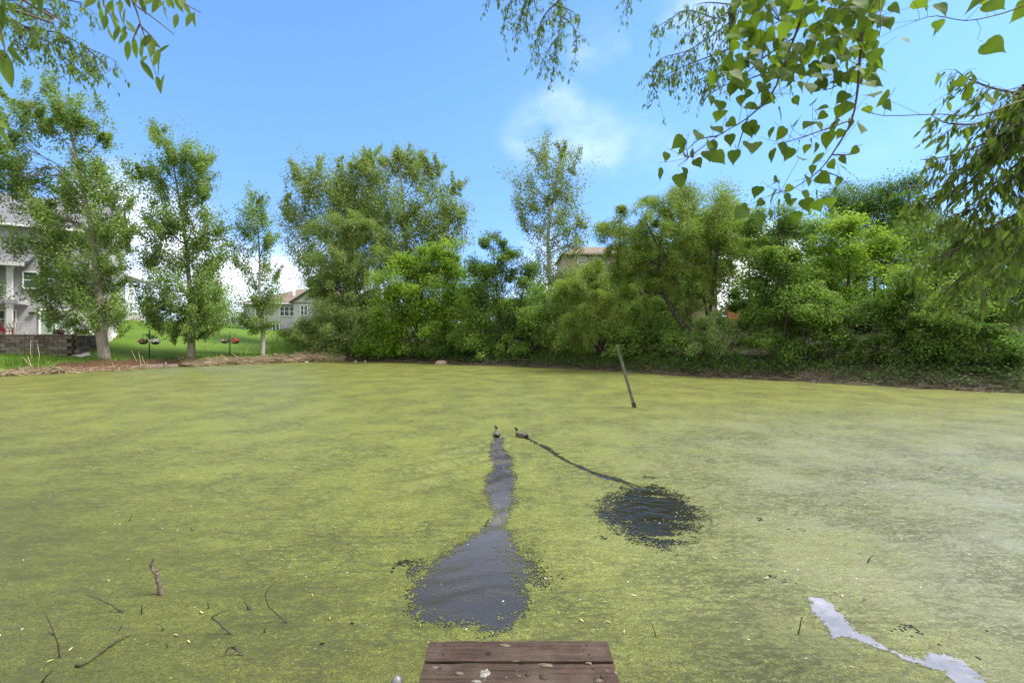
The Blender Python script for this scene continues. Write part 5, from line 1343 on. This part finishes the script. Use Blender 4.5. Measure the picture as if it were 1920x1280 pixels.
DIRT = surf('dirt_clump', (0.025, 0.022, 0.014), (0.07, 0.06, 0.035), 40, 0.95, None, 0.8, 0.004)
DUNG = surf('dry_grass_clump', (0.05, 0.042, 0.03), (0.19, 0.16, 0.115), 40, 0.95, None, 0.8, 0.004)


def splat(px, py, rx, ry, h, mat, label, cat, sd_):
    D = 1.55 * F / (py - HY); c = P(px, py, D); r_ = np.random.default_rng(sd_); n_ = 16
    prof = [1 + 0.2 * math.sin(2 * 6.2832 * j / n_ + sd_) + 0.14 * math.sin(5 * 6.2832 * j / n_ + 2 * sd_) + r_.uniform(-0.08, 0.08) for j in range(n_)]
    rings = []
    for q, zz in ((1.0, 0.0), (0.8, 0.45), (0.45, 0.85), (0.1, 1.0)):
        rings.append([(rx * q * prof[j] * math.cos(6.2832 * j / n_), ry * q * prof[j] * math.sin(6.2832 * j / n_), h * zz * r_.uniform(0.75, 1.2)) for j in range(n_)])
    o = MB().loft(rings).build(cat.replace(' ', '_'), mat, None, True); o.location = (c[0], c[1], ZD + 0.001); tag(o, label, cat)


splat(909, 1262, 0.022, 0.030, 0.004, DROP, 'large white bird dropping on the second dock plank', 'bird dropping', 1)
splat(893, 1277, 0.020, 0.010, 0.005, DROP, 'small white bird dropping at the bottom edge beside the large one', 'bird dropping', 2)
splat(1022, 1247, 0.035, 0.012, 0.008, DUNG, 'straw coloured clump by the gap right of the dock middle', 'dried clump', 3)
splat(1018, 1269, 0.020, 0.014, 0.010, DIRT, 'dark dirt clod on the second plank right of the middle', 'dirt clod', 4)
splat(990, 1264, 0.015, 0.010, 0.008, DIRT, 'dark dirt clod on the second plank at the middle', 'dirt clod', 5)
splat(1130, 1268, 0.012, 0.010, 0.010, DIRT, 'dark dirt clod near the right end of the second plank', 'dirt clod', 6)
splat(1122, 1277, 0.018, 0.010, 0.010, DUNG, 'tan clump at the lower right of the dock', 'dried clump', 7)
splat(861, 1262, 0.018, 0.012, 0.007, DUNG, 'small twiggy tan clump on the left of the second plank', 'dried clump', 8)
splat(1104, 1243, 0.014, 0.008, 0.006, DUNG, 'small tan clump by the gap near the right end', 'dried clump', 9)
splat(947, 1209, 0.028, 0.010, 0.003, DUNG, 'pale smear on the first plank', 'dried clump', 10)
N = 60
q = np.stack([rr.uniform(-0.40, 0.46, N), rr.uniform(1.95, 2.27, N), np.full(N, ZD + 0.004)], 1); a = rr.uniform(0, 6.28, N)
gap = np.abs(((2.28 - q[:, 1]) % 0.155) - 0.147) < 0.012; q = q[~gap]; a = a[~gap]; N = len(q)
tag(leaf_cloud('dock_crumbs', q, np.stack([np.cos(a), np.sin(a), 0.1 + 0 * a], 1), np.tile([0, 0, 1.0], (N, 1)), rr.uniform(0.003, 0.010, N), 0.5, DIRT, None, rr), 'crumbs and bits of dry leaf on the dock planks', 'crumbs', None, 'stuff')

# ------------------------------------------------------------------ overhanging trees whose trunks stand beside the dock, out of view
def heart(var):
    r_ = np.random.default_rng(300 + var)
    half = [(0.0, 0.0), (0.20, -0.04), (0.40, 0.06), (0.47, 0.22), (0.42, 0.42), (0.30, 0.60), (0.16, 0.77), (0.05, 0.92)]
    v = [(0, -0.45, 0.05), (0.012, -0.2, 0.02), (-0.012, -0.2, 0.02)]; fcs = []
    mid = [(0, y, 0.0 - 0.05 * (y - 0.4) ** 2) for y in (0.0, 0.10, 0.2, 0.3, 0.45, 0.62, 0.78, 0.92)]; mi0 = len(v); v += mid; tip = len(v); v.append((0.0, 1.08, -0.06))
    fold = 0.12 + 0.12 * r_.uniform()
    for sg in (1, -1):
        s0 = len(v)
        for i, (x, y) in enumerate(half[1:]):
            jag = 1 + r_.uniform(-0.05, 0.05); v.append((sg * x * jag, y, fold * abs(x) + 0.05 * math.sin(6 * y + sg + var) * abs(x) * 2 - 0.03))
        for i in range(7):
            a, b = mi0 + i, mi0 + i + 1; c_, d_ = s0 + i - 1, s0 + i
            fcs.append((a, d_, b) if i == 0 else (a, c_, d_, b)) if sg == 1 else fcs.append((a, b, d_) if i == 0 else (a, b, d_, c_))
        fcs.append((mi0 + 7, s0 + 6, tip) if sg == 1 else (mi0 + 7, tip, s0 + 6))
    fcs += [(0, 1, mi0), (0, mi0, 2)]
    me = bpy.data.meshes.new('heart_leaf'); me.from_pydata(v, [], fcs); me.update(); me.polygons.foreach_set('use_smooth', np.ones(len(fcs), bool)); me.materials.append(L_BIG)
    return me


def lance(var, mat):
    r_ = np.random.default_rng(400 + var); bend = r_.uniform(-0.25, 0.25); curl = r_.uniform(-0.3, 0.15)
    ys = (0, 0.12, 0.3, 0.5, 0.7, 0.86, 1.0); ws = (0.012, 0.09, 0.145, 0.15, 0.115, 0.055, 0.0)
    v, fcs = [], []
    for y, w in zip(ys, ws):
        x0 = bend * y * y * 0.5; z0 = curl * y * y
        v += [(x0 - w, y, z0 + w * 0.35), (x0, y, z0), (x0 + w, y, z0 + w * 0.35)]
    for i in range(6):
        b = i * 3; fcs += [(b, b + 1, b + 4, b + 3), (b + 1, b + 2, b + 5, b + 4)]
    me = bpy.data.meshes.new('lance_leaf'); me.from_pydata(v, [], fcs); me.update(); me.polygons.foreach_set('use_smooth', np.ones(len(fcs), bool)); me.materials.append(mat)
    return me


def put_leaf(me, parent, pos, tip, nor, size):
    o = bpy.data.objects.new('leaf', me); COL.objects.link(o); o.parent = parent
    y = Vector([float(v) for v in tip]).normalized(); z = Vector([float(v) for v in nor]); z = (z - y * z.dot(y)).normalized(); x = y.cross(z)
    Mx = Matrix((x, y, z)).transposed().to_4x4(); Mx.translation = Vector([float(v) for v in pos]); o.matrix_local = Mx @ Matrix.Scale(float(size), 4)
    return o


def branch_obj(name, parent, pts, r0, r1, mat, n=6, sub=4):
    w = smooth_poly(pts, sub); k = len(w); return MB().tube(w, [r0 + (r1 - r0) * i / (k - 1) for i in range(k)], n, 0, 0.06).build(name, mat, parent, True), w


# heart leaved cottonwood, trunk behind and to the right of the camera
ro = np.random.default_rng(42)
cb_ = np.array([3.6, -2.6]); cz = gz(*cb_); ct = empty('overhead_cottonwood', (cb_[0], cb_[1], cz)); tag(ct, 'cottonwood branch with big heart shaped leaves hanging into the upper right', 'tree')
O = np.array([cb_[0], cb_[1], cz])
branch_obj('trunk', ct, [np.array([0, 0, -0.3]), np.array([0.05, 0, 2.5]), np.array([-0.1, 0.1, 5.0]), np.array([0.1, 0, 8.0])], 0.24, 0.08, BARK_GREY, 12)
branch_obj('bough', ct, [np.array([-0.1, 0.1, 4.7]), P(1900, -420, 1.0) - O, P(1750, -300, 1.8) - O, P(1640, -150, 2.3) - O, P(1560, -60, 2.45) - O], 0.07, 0.014, BARK_DARK, 8)
DL = 2.35
brs = [[(1560, -60), (1519, 0), (1489, 71), (1468, 127), (1447, 176), (1402, 221), (1346, 255), (1271, 311)],
       [(1640, -130), (1622, 0), (1618, 49), (1612, 116), (1607, 176), (1597, 225), (1575, 266), (1537, 319), (1489, 352), (1455, 362)],
       [(1489, 71), (1430, 110), (1390, 145), (1340, 170), (1316, 190)], [(1468, 127), (1400, 150), (1370, 170)], [(1597, 225), (1540, 245), (1490, 262), (1462, 270)],
       [(1612, 116), (1570, 160), (1540, 170)], [(1990, -20), (1914, 13), (1870, 28), (1811, 39), (1755, 30), (1715, 40)], [(1555, -50), (1500, 20), (1450, 45)],
       [(1660, -100), (1650, 0), (1652, 40), (1648, 70)], [(1700, -120), (1640, 10), (1580, 15), (1520, 60)], [(2010, 160), (1920, 187), (1834, 217), (1762, 214), (1657, 217), (1616, 204)],
       [(1346, 255), (1310, 262), (1288, 282)], [(1402, 221), (1388, 262), (1380, 290)], [(1537, 319), (1570, 330), (1590, 345)], [(1560, 290), (1590, 290), (1608, 285)]]
segs = []
for bi, b in enumerate(brs):
    dd = DL + ro.uniform(-0.15, 0.15); pts = [P(x, y, DL + (dd - DL) * min(1, i / 2)) - O for i, (x, y) in enumerate(b)]
    w = branch_obj('twig', ct, pts, 0.0085 if bi < 2 else 0.0042, 0.0016, BARK_TWIG, 6, 3)[1]; segs += [(np.array(w[i]), np.array(w[i + 1])) for i in range(len(w) - 1)]
SEG0 = np.array([s[0] for s in segs])
LZ = [(470, 180), (525, 170), (600, 90), (640, 60), (660, 20), (700, 10), (745, 20), (740, 120), (690, 215), (605, 220), (640, 265), (435, 325), (490, 320), (370, 390), (345, 440), (355, 500), (400, 530), (395, 580), (545, 470), (610, 440), (630, 495), (590, 320), (510, 500), (560, 535), (620, 360), (700, 270), (680, 360), (720, 375), (760, 365), (800, 295), (820, 310), (830, 145), (890, 150), (900, 60), (950, 40), (940, 150), (990, 150), (1030, 160), (1060, 110), (1090, 40), (1110, 20), (1160, 95), (1240, 120), (1275, 45), (1325, 200), (1205, 110), (1150, 230), (1185, 240), (1040, 280), (1070, 250), (1210, 340), (1180, 375), (1085, 400), (1040, 355), (925, 385), (890, 385), (850, 440), (880, 340), (950, 310), (960, 450), (1010, 490), (1030, 540), (1000, 560), (870, 510), (915, 540), (910, 580), (780, 505), (770, 490), (665, 500), (700, 570), (655, 665), (705, 670), (770, 620), (840, 625), (900, 630), (970, 635), (1000, 670), (1050, 620), (1105, 640), (1165, 475), (1215, 500), (1240, 530), (1140, 550), (550, 645), (575, 650), (390, 650), (460, 615), (450, 700), (290, 680), (345, 725), (365, 740), (190, 715), (205, 750), (130, 785), (225, 775), (265, 770), (290, 815), (340, 780), (395, 790), (470, 785), (100, 870), (200, 905), (225, 860), (550, 735), (575, 740), (660, 780), (715, 750), (740, 770), (790, 740), (860, 720), (880, 740), (935, 700), (830, 745), (810, 795), (885, 800), (860, 850), (960, 825), (1015, 800), (1070, 755), (1030, 850), (920, 895), (990, 910), (840, 905), (655, 925), (680, 900), (585, 960), (600, 1015), (660, 990), (740, 945), (740, 990), (755, 1010), (830, 980), (835, 1025), (885, 980), (890, 1030), (950, 1015), (980, 960), (690, 1040), (650, 1080), (595, 1100), (780, 1085), (500, 1070), (515, 1050), (1475, 150), (1510, 45), (1490, 130), (1405, 15), (1430, 30), (1680, 20), (1780, 20), (1720, 10), (1900, 60), (1770, 235), (1600, 415), (1640, 475), (1745, 495), (870, 40), (810, 75), (600, 30), (560, 20), (1005, 240), (930, 250), (890, 270), (1190, 320), (1110, 130), (1130, 180), (1050, 50), (990, 95)]
for _ in range(120):
    LZ.append((ro.uniform(440, 1180), ro.uniform(-60, 470)))
HM = [heart(i) for i in range(6)]
pet = MB()
for (a, b) in LZ:
    px, py = 1200 + a / 2.667, b / 2.667
    D = DL + ro.normal(0, 0.14); c = P(px, py, D) - O
    j = int(np.argmin(((SEG0 - c) * np.array([1, 0.25, 1])) .__pow__(2).sum(1)))
    base = SEG0[j]; s = ro.uniform(0.052, 0.088) * (1.25 if px > 1790 else 1)
    out_ = c - base; out_[1] *= 0.3
    tip = nrmz((out_ / (np.linalg.norm(out_) + 1e-6) * 0.55 + np.array([ro.normal(0, 0.45), ro.normal(0, 0.3), -0.75]))[None])[0]
    nor = np.array([ro.normal(0, 0.55), -1 + ro.normal(0, 0.45), ro.normal(0.25, 0.5)])
    p0 = c - tip * s * 0.45
    put_leaf(HM[int(ro.integers(6))], ct, p0, tip, nor, s)
    if np.linalg.norm(p0 - tip * s * 0.4 - base) < 0.35:
        pet.tube([base, (base + p0) / 2 + np.array([0, 0, 0.01]), p0 - tip * s * 0.4], [0.0012, 0.001, 0.0009], 4)
tag(pet.build('leaf_stalks', BARK_TWIG, ct), kind='stuff')
mv = MB(); tints = []
for _ in range(110):                            # what is past the limit of single leaves stays one part
    px, py = 1200 + ro.uniform(470, 1200) / 2.667, ro.uniform(-60, 430) / 2.667
    c = P(px, py, DL + ro.normal(0.1, 0.15)) - O; sc = ro.uniform(0.05, 0.085)
    y = Vector((ro.normal(0, 0.5), ro.normal(0, 0.3), -0.8)).normalized(); z = Vector((ro.normal(0, 0.7), -1 + ro.normal(0, 0.5), ro.normal(0.25, 0.5))); z = (z - y * z.dot(y)).normalized(); x = y.cross(z)
    hm = HM[int(ro.integers(6))]; b0_ = len(mv.v)
    for v_ in hm.vertices: mv.v.append(tuple(Vector([float(q) for q in c]) + (x * v_.co.x + y * (v_.co.y - 0.45) + z * v_.co.z) * sc))
    for p_ in hm.polygons: mv.f.append(tuple(b0_ + k_ for k_ in p_.vertices)); mv.mi.append(0)
    tints += [ro.uniform()] * len(hm.vertices)
o = tag(mv.build('leaves', L_BIG, ct, True), kind='stuff'); a_ = o.data.attributes.new('tint', 'FLOAT', 'POINT'); a_.data.foreach_set('value', np.array(tints, dtype=np.float32))


# willow at the right, trunk on the bank beside the pond
wb = np.array([8.6, 1.7]); wz = gz(*wb); wt = empty('overhead_willow', (wb[0], wb[1], wz)); tag(wt, 'willow hanging long narrow leaves into the right side and small sprays at the top', 'tree')
O = np.array([wb[0], wb[1], wz])
branch_obj('trunk', wt, [np.array([0, 0, -0.4]), np.array([-0.2, 0.1, 2.5]), np.array([-0.1, 0.3, 5.5]), np.array([0.2, 0.5, 10])], 0.34, 0.1, BARK_DARK, 12)
LM = [lance(i, L_LONG) for i in range(6)]
fan = [((2080, 120), (1920, 199), (1852, 229), (1781, 232), (1745, 215)), ((2080, 150), (1925, 225), (1860, 262), (1790, 290), (1725, 300)), ((2080, 190), (1930, 290), (1870, 340), (1800, 400), (1735, 440)), ((2090, 220), (1920, 323), (1867, 358), (1815, 423), (1775, 490)),
       ((2090, 260), (1940, 380), (1864, 423), (1790, 470), (1715, 500)), ((2100, 300), (1930, 410), (1860, 470), (1800, 520), (1770, 550)), ((2080, 130), (1950, 175), (1880, 170), (1820, 150), (1790, 130)), ((2090, 200), (1900, 260), (1820, 340), (1750, 370), (1700, 380)),
       ((2100, 330), (1950, 430), (1900, 480), (1860, 520), (1845, 550)), ((2080, 160), (1900, 240), (1830, 300), (1770, 330), (1715, 350)), ((2100, 340), (1960, 460), (1930, 500), (1915, 540))]
cand = []
for b in fan:
    D = ro.uniform(2.9, 3.6)
    pts = [np.array([-0.15, 0.2, 3.5]) + ro.normal(0, 0.15, 3)] + [P(x, y, D + 0.06 * i) - O for i, (x, y) in enumerate(b)]
    w = branch_obj('bough', wt, pts, 0.016, 0.0022, BARK_DARK, 6, 4)[1]
    w = [np.array(q) for q in w[5:]]
    for i in range(len(w) - 1):
        L = np.linalg.norm(w[i + 1] - w[i])
        for _ in range(max(1, int(L * 78))):
            q = w[i] + (w[i + 1] - w[i]) * ro.uniform()
            drop = np.array([ro.normal(-0.06, 0.10), ro.normal(0, 0.12), -abs(ro.normal(0.10, 0.11))])
            e = q + drop
            cand.append((q, e, w[i + 1] - w[i]))
tw = MB(); rest = []; nput = 0
for (q, e, dr) in cand:
    tw.tube([q, (q + e) / 2 + np.array([0, 0, 0.015]), e], [0.0022, 0.0016, 0.0010], 4)
    for _ in range(4):
        pos = q + (e - q) * ro.uniform(0.1, 1.05); t_ = nrmz((dr / np.linalg.norm(dr) * 0.3 + np.array([ro.normal(-0.1, 0.4), ro.normal(0, 0.35), -0.9]))[None])[0]
        nn = np.array([ro.normal(0, 0.7), -0.8 + ro.normal(0, 0.5), ro.normal(0.3, 0.5)]); s = ro.uniform(0.05, 0.095)
        rest.append((pos, t_, nn, s))
order = np.argsort([-x[3] / (x[0] + O)[1] for x in rest])
for k_, i in enumerate(order[:290]): put_leaf(LM[int(ro.integers(6))], wt, *rest[i])


def lance_mass(name, items, mat, parent, seed, wr=0.30):
    pos = np.array([x[0] for x in items]); tip = nrmz(np.array([x[1] for x in items])); nor = np.array([x[2] for x in items]); L = np.array([x[3] for x in items])[:, None]
    nor = nor - tip * (nor * tip).sum(1, keepdims=True); nor = nrmz(nor); sd_ = np.cross(tip, nor); N = len(pos); cu = np.random.default_rng(seed).uniform(-0.25, 0.1, (N, 1))
    v = np.stack([pos, pos + tip * L * 0.3 + sd_ * L * wr * 0.46 + nor * L * 0.05, pos + tip * L * 0.65 + sd_ * L * wr * 0.4 + nor * L * (0.05 + cu * 0.4), pos + tip * L + nor * L * cu, pos + tip * L * 0.65 - sd_ * L * wr * 0.4 + nor * L * (0.05 + cu * 0.4), pos + tip * L * 0.3 - sd_ * L * wr * 0.46 + nor * L * 0.05], 1).reshape(-1, 3)
    b = (np.arange(N) * 6)[:, None]
    me = np_mesh(name, v, np.concatenate([b + np.array([0, 1, 2, 5]), b + np.array([5, 2, 3, 4])], 0), {'tint': np.repeat(np.random.default_rng(seed).uniform(0, 0.999, N), 6)})
    return tag(link(name, me, mat, parent), kind='stuff')


lance_mass('leaves', [rest[i] for i in order[290:]], L_LONG, wt, 1)
tag(tw.build('twigs', BARK_TWIG, wt, True), kind='stuff')


def spray(parent, O, D, strands, dens, leafL, seed, start, r0=0.012):
    """hanging sprays of small leaves along strands given in the picture"""
    r_ = np.random.default_rng(seed); items = []; tw = MB()
    for b in strands:
        d_ = D + r_.uniform(-0.5, 0.5); pts = [P(x, y, d_) - O for x, y in b]
        w = smooth_poly(pts, 4); k = len(w); tw.tube(w, [r0 * (1 - 0.8 * i / (k - 1)) for i in range(k)], 5, 0, 0.06)
        w = np.array(w)
        for i in range(len(w) - 1):
            L = np.linalg.norm(w[i + 1] - w[i])
            for _ in range(max(1, int(L * dens * 3.8 / 9))):
                q = w[i] + (w[i + 1] - w[i]) * r_.uniform(); e = q + np.array([r_.normal(0, 0.13), r_.normal(0, 0.15), -abs(r_.normal(0.18, 0.14))])
                tw.tube([q, (q + e) / 2 + np.array([0, 0, 0.02]), e], [0.004, 0.003, 0.0015], 3)
                for _ in range(9):
                    pos = q + (e - q) * r_.uniform(0.1, 1.05) + r_.normal(0, 0.02, 3)
                    items.append((pos, np.array([r_.normal(0, 0.4), r_.normal(0, 0.4), -0.9]), np.array([r_.normal(0, 0.8), -0.6 + r_.normal(0, 0.6), r_.normal(0.3, 0.5)]), leafL * r_.uniform(0.6, 1.3)))
    lance_mass('leaves', items, L_LONG, parent, seed, 0.30)
    tag(tw.build('twigs', BARK_DARK, parent, True), kind='stuff')


branch_obj('bough', wt, [np.array([-0.1, 0.3, 5.0]), P(1700, -400, 4.5) - O, P(1500, -150, 6.8) - O, P(1384, 0, 7.2) - O, P(1374, 38, 7.2) - O, P(1371, 105, 7.2) - O, P(1366, 150, 7.2) - O], 0.12, 0.02, BARK_DARK, 8)
branch_obj('bough', wt, [P(1500, -150, 6.8) - O, P(1250, -180, 7.2) - O, P(1080, -80, 7.4) - O, P(1000, -60, 7.4) - O], 0.05, 0.015, BARK_DARK, 8)
spray(wt, O, 7.3, [[(1376, 20), (1340, 35), (1300, 55), (1270, 85)], [(1374, 38), (1330, 70), (1290, 95), (1240, 110), (1215, 140)], [(1371, 90), (1320, 110), (1270, 130), (1230, 150)], [(1340, 35), (1290, 20), (1250, 40), (1215, 60)], [(1371, 105), (1330, 140), (1290, 160)], [(1240, 110), (1225, 140), (1230, 175)], [(1330, 100), (1345, 130), (1310, 165)],
                   [(1380, 10), (1330, 5), (1300, 10)], [(1374, 60), (1350, 85), (1345, 110)], [(1290, 95), (1270, 120), (1262, 165)]], 60, 0.085, 61, None)
spray(wt, O, 7.4, [[(960, -70), (940, -20), (915, 5)], [(1000, -60), (960, 0), (950, 30), (940, 55)], [(1010, -60), (985, 5), (975, 40), (965, 70)], [(1050, -80), (1050, 0), (1050, 50), (1040, 100), (1035, 150)], [(1050, 0), (1020, 30), (1008, 70), (1012, 110)], [(1052, 30), (1075, 50), (1082, 90)], [(1040, 10), (1070, 20), (1080, 30)], [(1000, -30), (990, 20), (985, 60)], [(1045, 70), (1025, 100), (1020, 125)], [(1190, -60), (1180, -10), (1175, 5)]], 56, 0.08, 62, None)

# willow at the left, trunk on the near bank
lb = np.array([-4.6, -1.2]); lz = gz(*lb); lt = empty('overhead_willow', (lb[0], lb[1], lz)); tag(lt, 'willow whose leafy twigs hang into the upper left corner', 'tree')
O = np.array([lb[0], lb[1], lz])
branch_obj('trunk', lt, [np.array([0, 0, -0.4]), np.array([0.1, 0.1, 2.5]), np.array([0.3, 0.3, 5.5]), np.array([0.1, 0.5, 9])], 0.30, 0.1, BARK_DARK, 12)
branch_obj('bough', lt, [np.array([0.3, 0.3, 5.0]), P(60, -260, 2.2) - O, P(220, -80, 2.7) - O], 0.06, 0.010, BARK_DARK, 8)
branch_obj('bough', lt, [np.array([0.3, 0.3, 5.0]), P(-260, -60, 4.5) - O, P(-60, 0, 6.8) - O, P(0, 28, 7) - O], 0.08, 0.03, BARK_DARK, 8)
s6 = lambda *a: [(x / 3.765, y / 3.765) for x, y in a]
DLL = 2.7
segs = []
for b in ([(220, -80), *s6((730, 0), (770, 80), (800, 160), (830, 240))], [(230, -60), *s6((930, 0), (965, 80), (990, 165), (1030, 290), (1070, 430), (1105, 530))], [(230, -70), *s6((930, 0), (1060, 110), (1150, 180), (1230, 245))], [(250, -60), *s6((1220, -20), (1290, 20), (1420, 92))],
          s6((990, 165), (960, 230), (930, 300)), s6((1000, 190), (1080, 270), (1140, 350)), [(220, -80), *s6((1080, -30), (1150, 40), (1175, 80))], [(220, -80), *s6((850, -40), (840, 60), (880, 180), (945, 225))]):
    w = branch_obj('twig', lt, [P(x, y, DLL) - O for x, y in b], 0.0055, 0.0018, BARK_TWIG, 6, 3)[1]; segs += [np.array(q) for q in w]
SEG0 = np.array(segs)
LL = [lance(i + 10, L_LONG) for i in range(6)]
for (a, b) in ((700, 45), (720, 115), (740, 160), (690, 165), (800, 90), (885, 120), (845, 30), (780, 240), (825, 245), (870, 270), (880, 215), (930, 205), (905, 360), (955, 345), (1000, 365), (995, 285), (1085, 305), (1075, 350), (1150, 360), (1015, 425), (1045, 500), (1120, 470), (1100, 410), (1125, 600), (1145, 590), (1010, 40), (1105, 40), (1165, 90), (1190, 15), (1240, 150), (1260, 40), (1310, 65), (1335, 140), (1370, 140), (590, 80), (1060, 10), (640, 20), (620, 25), (770, 60), (810, 120), (860, 60), (830, 190), (1030, 300), (960, 20), (900, 10), (1140, 30), (1280, 20), (1220, 40)):
    c = P(a / 3.765, b / 3.765, DLL + ro.normal(0, 0.1)) - O; s = ro.uniform(0.085, 0.12)
    t_ = np.array([ro.normal(0, 0.35), ro.normal(0, 0.3), -0.9]); t_ /= np.linalg.norm(t_)
    put_leaf(LL[int(ro.integers(6))], lt, c - t_ * s * 0.5, t_, np.array([ro.normal(0, 0.7), -1, ro.normal(0.2, 0.5)]), s)
# a nearer twig of larger leaves at the very corner
w = branch_obj('twig', lt, [np.array([0.4, 0.6, 4.2])] + [P(x, y, 1.75) - O for x, y in ((-60, -60), (-15, 10), (5, 70), (10, 110))], 0.006, 0.002, BARK_TWIG, 6, 4)
w = branch_obj('twig', lt, [np.array([0.4, 0.6, 4.2])] + [P(x, y, 1.75) - O for x, y in ((-40, -110), (40, -50), (75, -25), (110, -15))], 0.006, 0.002, BARK_TWIG, 6, 4)
for (a, b, L, ang) in ((290, 50, 32, 0), (400, 20, 26, 10), (155, 145, 40, -12), (20, 240, 50, 8), (35, 490, 60, 8), (30, 400, 34, 35), (110, 400, 34, 30), (35, 60, 34, 0), (90, 70, 30, 30), (250, 10, 26, -20), (15, 880, 36, 55), (50, 965, 40, 40), (5, 130, 40, -10)):
    c = P(a / 3.765, b / 3.765, 1.75) - O; s = L / F * 1.75 * 1.15; aa = R(ang); t_ = np.array([math.sin(aa), ro.normal(0, 0.15), -math.cos(aa)]); t_ /= np.linalg.norm(t_)
    put_leaf(LL[int(ro.integers(6))], lt, c - t_ * s * 0.5, t_, np.array([ro.normal(0, 0.5), -1, ro.normal(0.2, 0.4)]), s)
spray(lt, O, 7.2, [s6((0, 105), (180, 190), (330, 290), (480, 430), (560, 500), (640, 590)), s6((180, 190), (300, 215), (430, 240), (600, 330), (740, 390), (830, 440)), s6((0, 60), (150, 60), (300, 60), (430, 90), (530, 110)), s6((330, 290), (430, 330), (560, 380), (680, 430)), s6((0, 0), (120, 0), (300, 0), (470, 20)),
                   s6((200, 200), (250, 280), (300, 340), (360, 390)), s6((0, 105), (60, 140), (100, 170)), s6((300, 60), (420, 140), (490, 170)), s6((100, 280), (170, 330), (240, 360)), s6((600, 330), (700, 420), (780, 500)), s6((400, -20), (520, 10), (580, 20)), s6((430, 240), (470, 290), (520, 340)), s6((560, 380), (620, 450), (690, 500)), s6((180, 190), (140, 280), (150, 340)), s6((120, 30), (250, 110), (330, 150))], 52, 0.085, 63, None, 0.014)
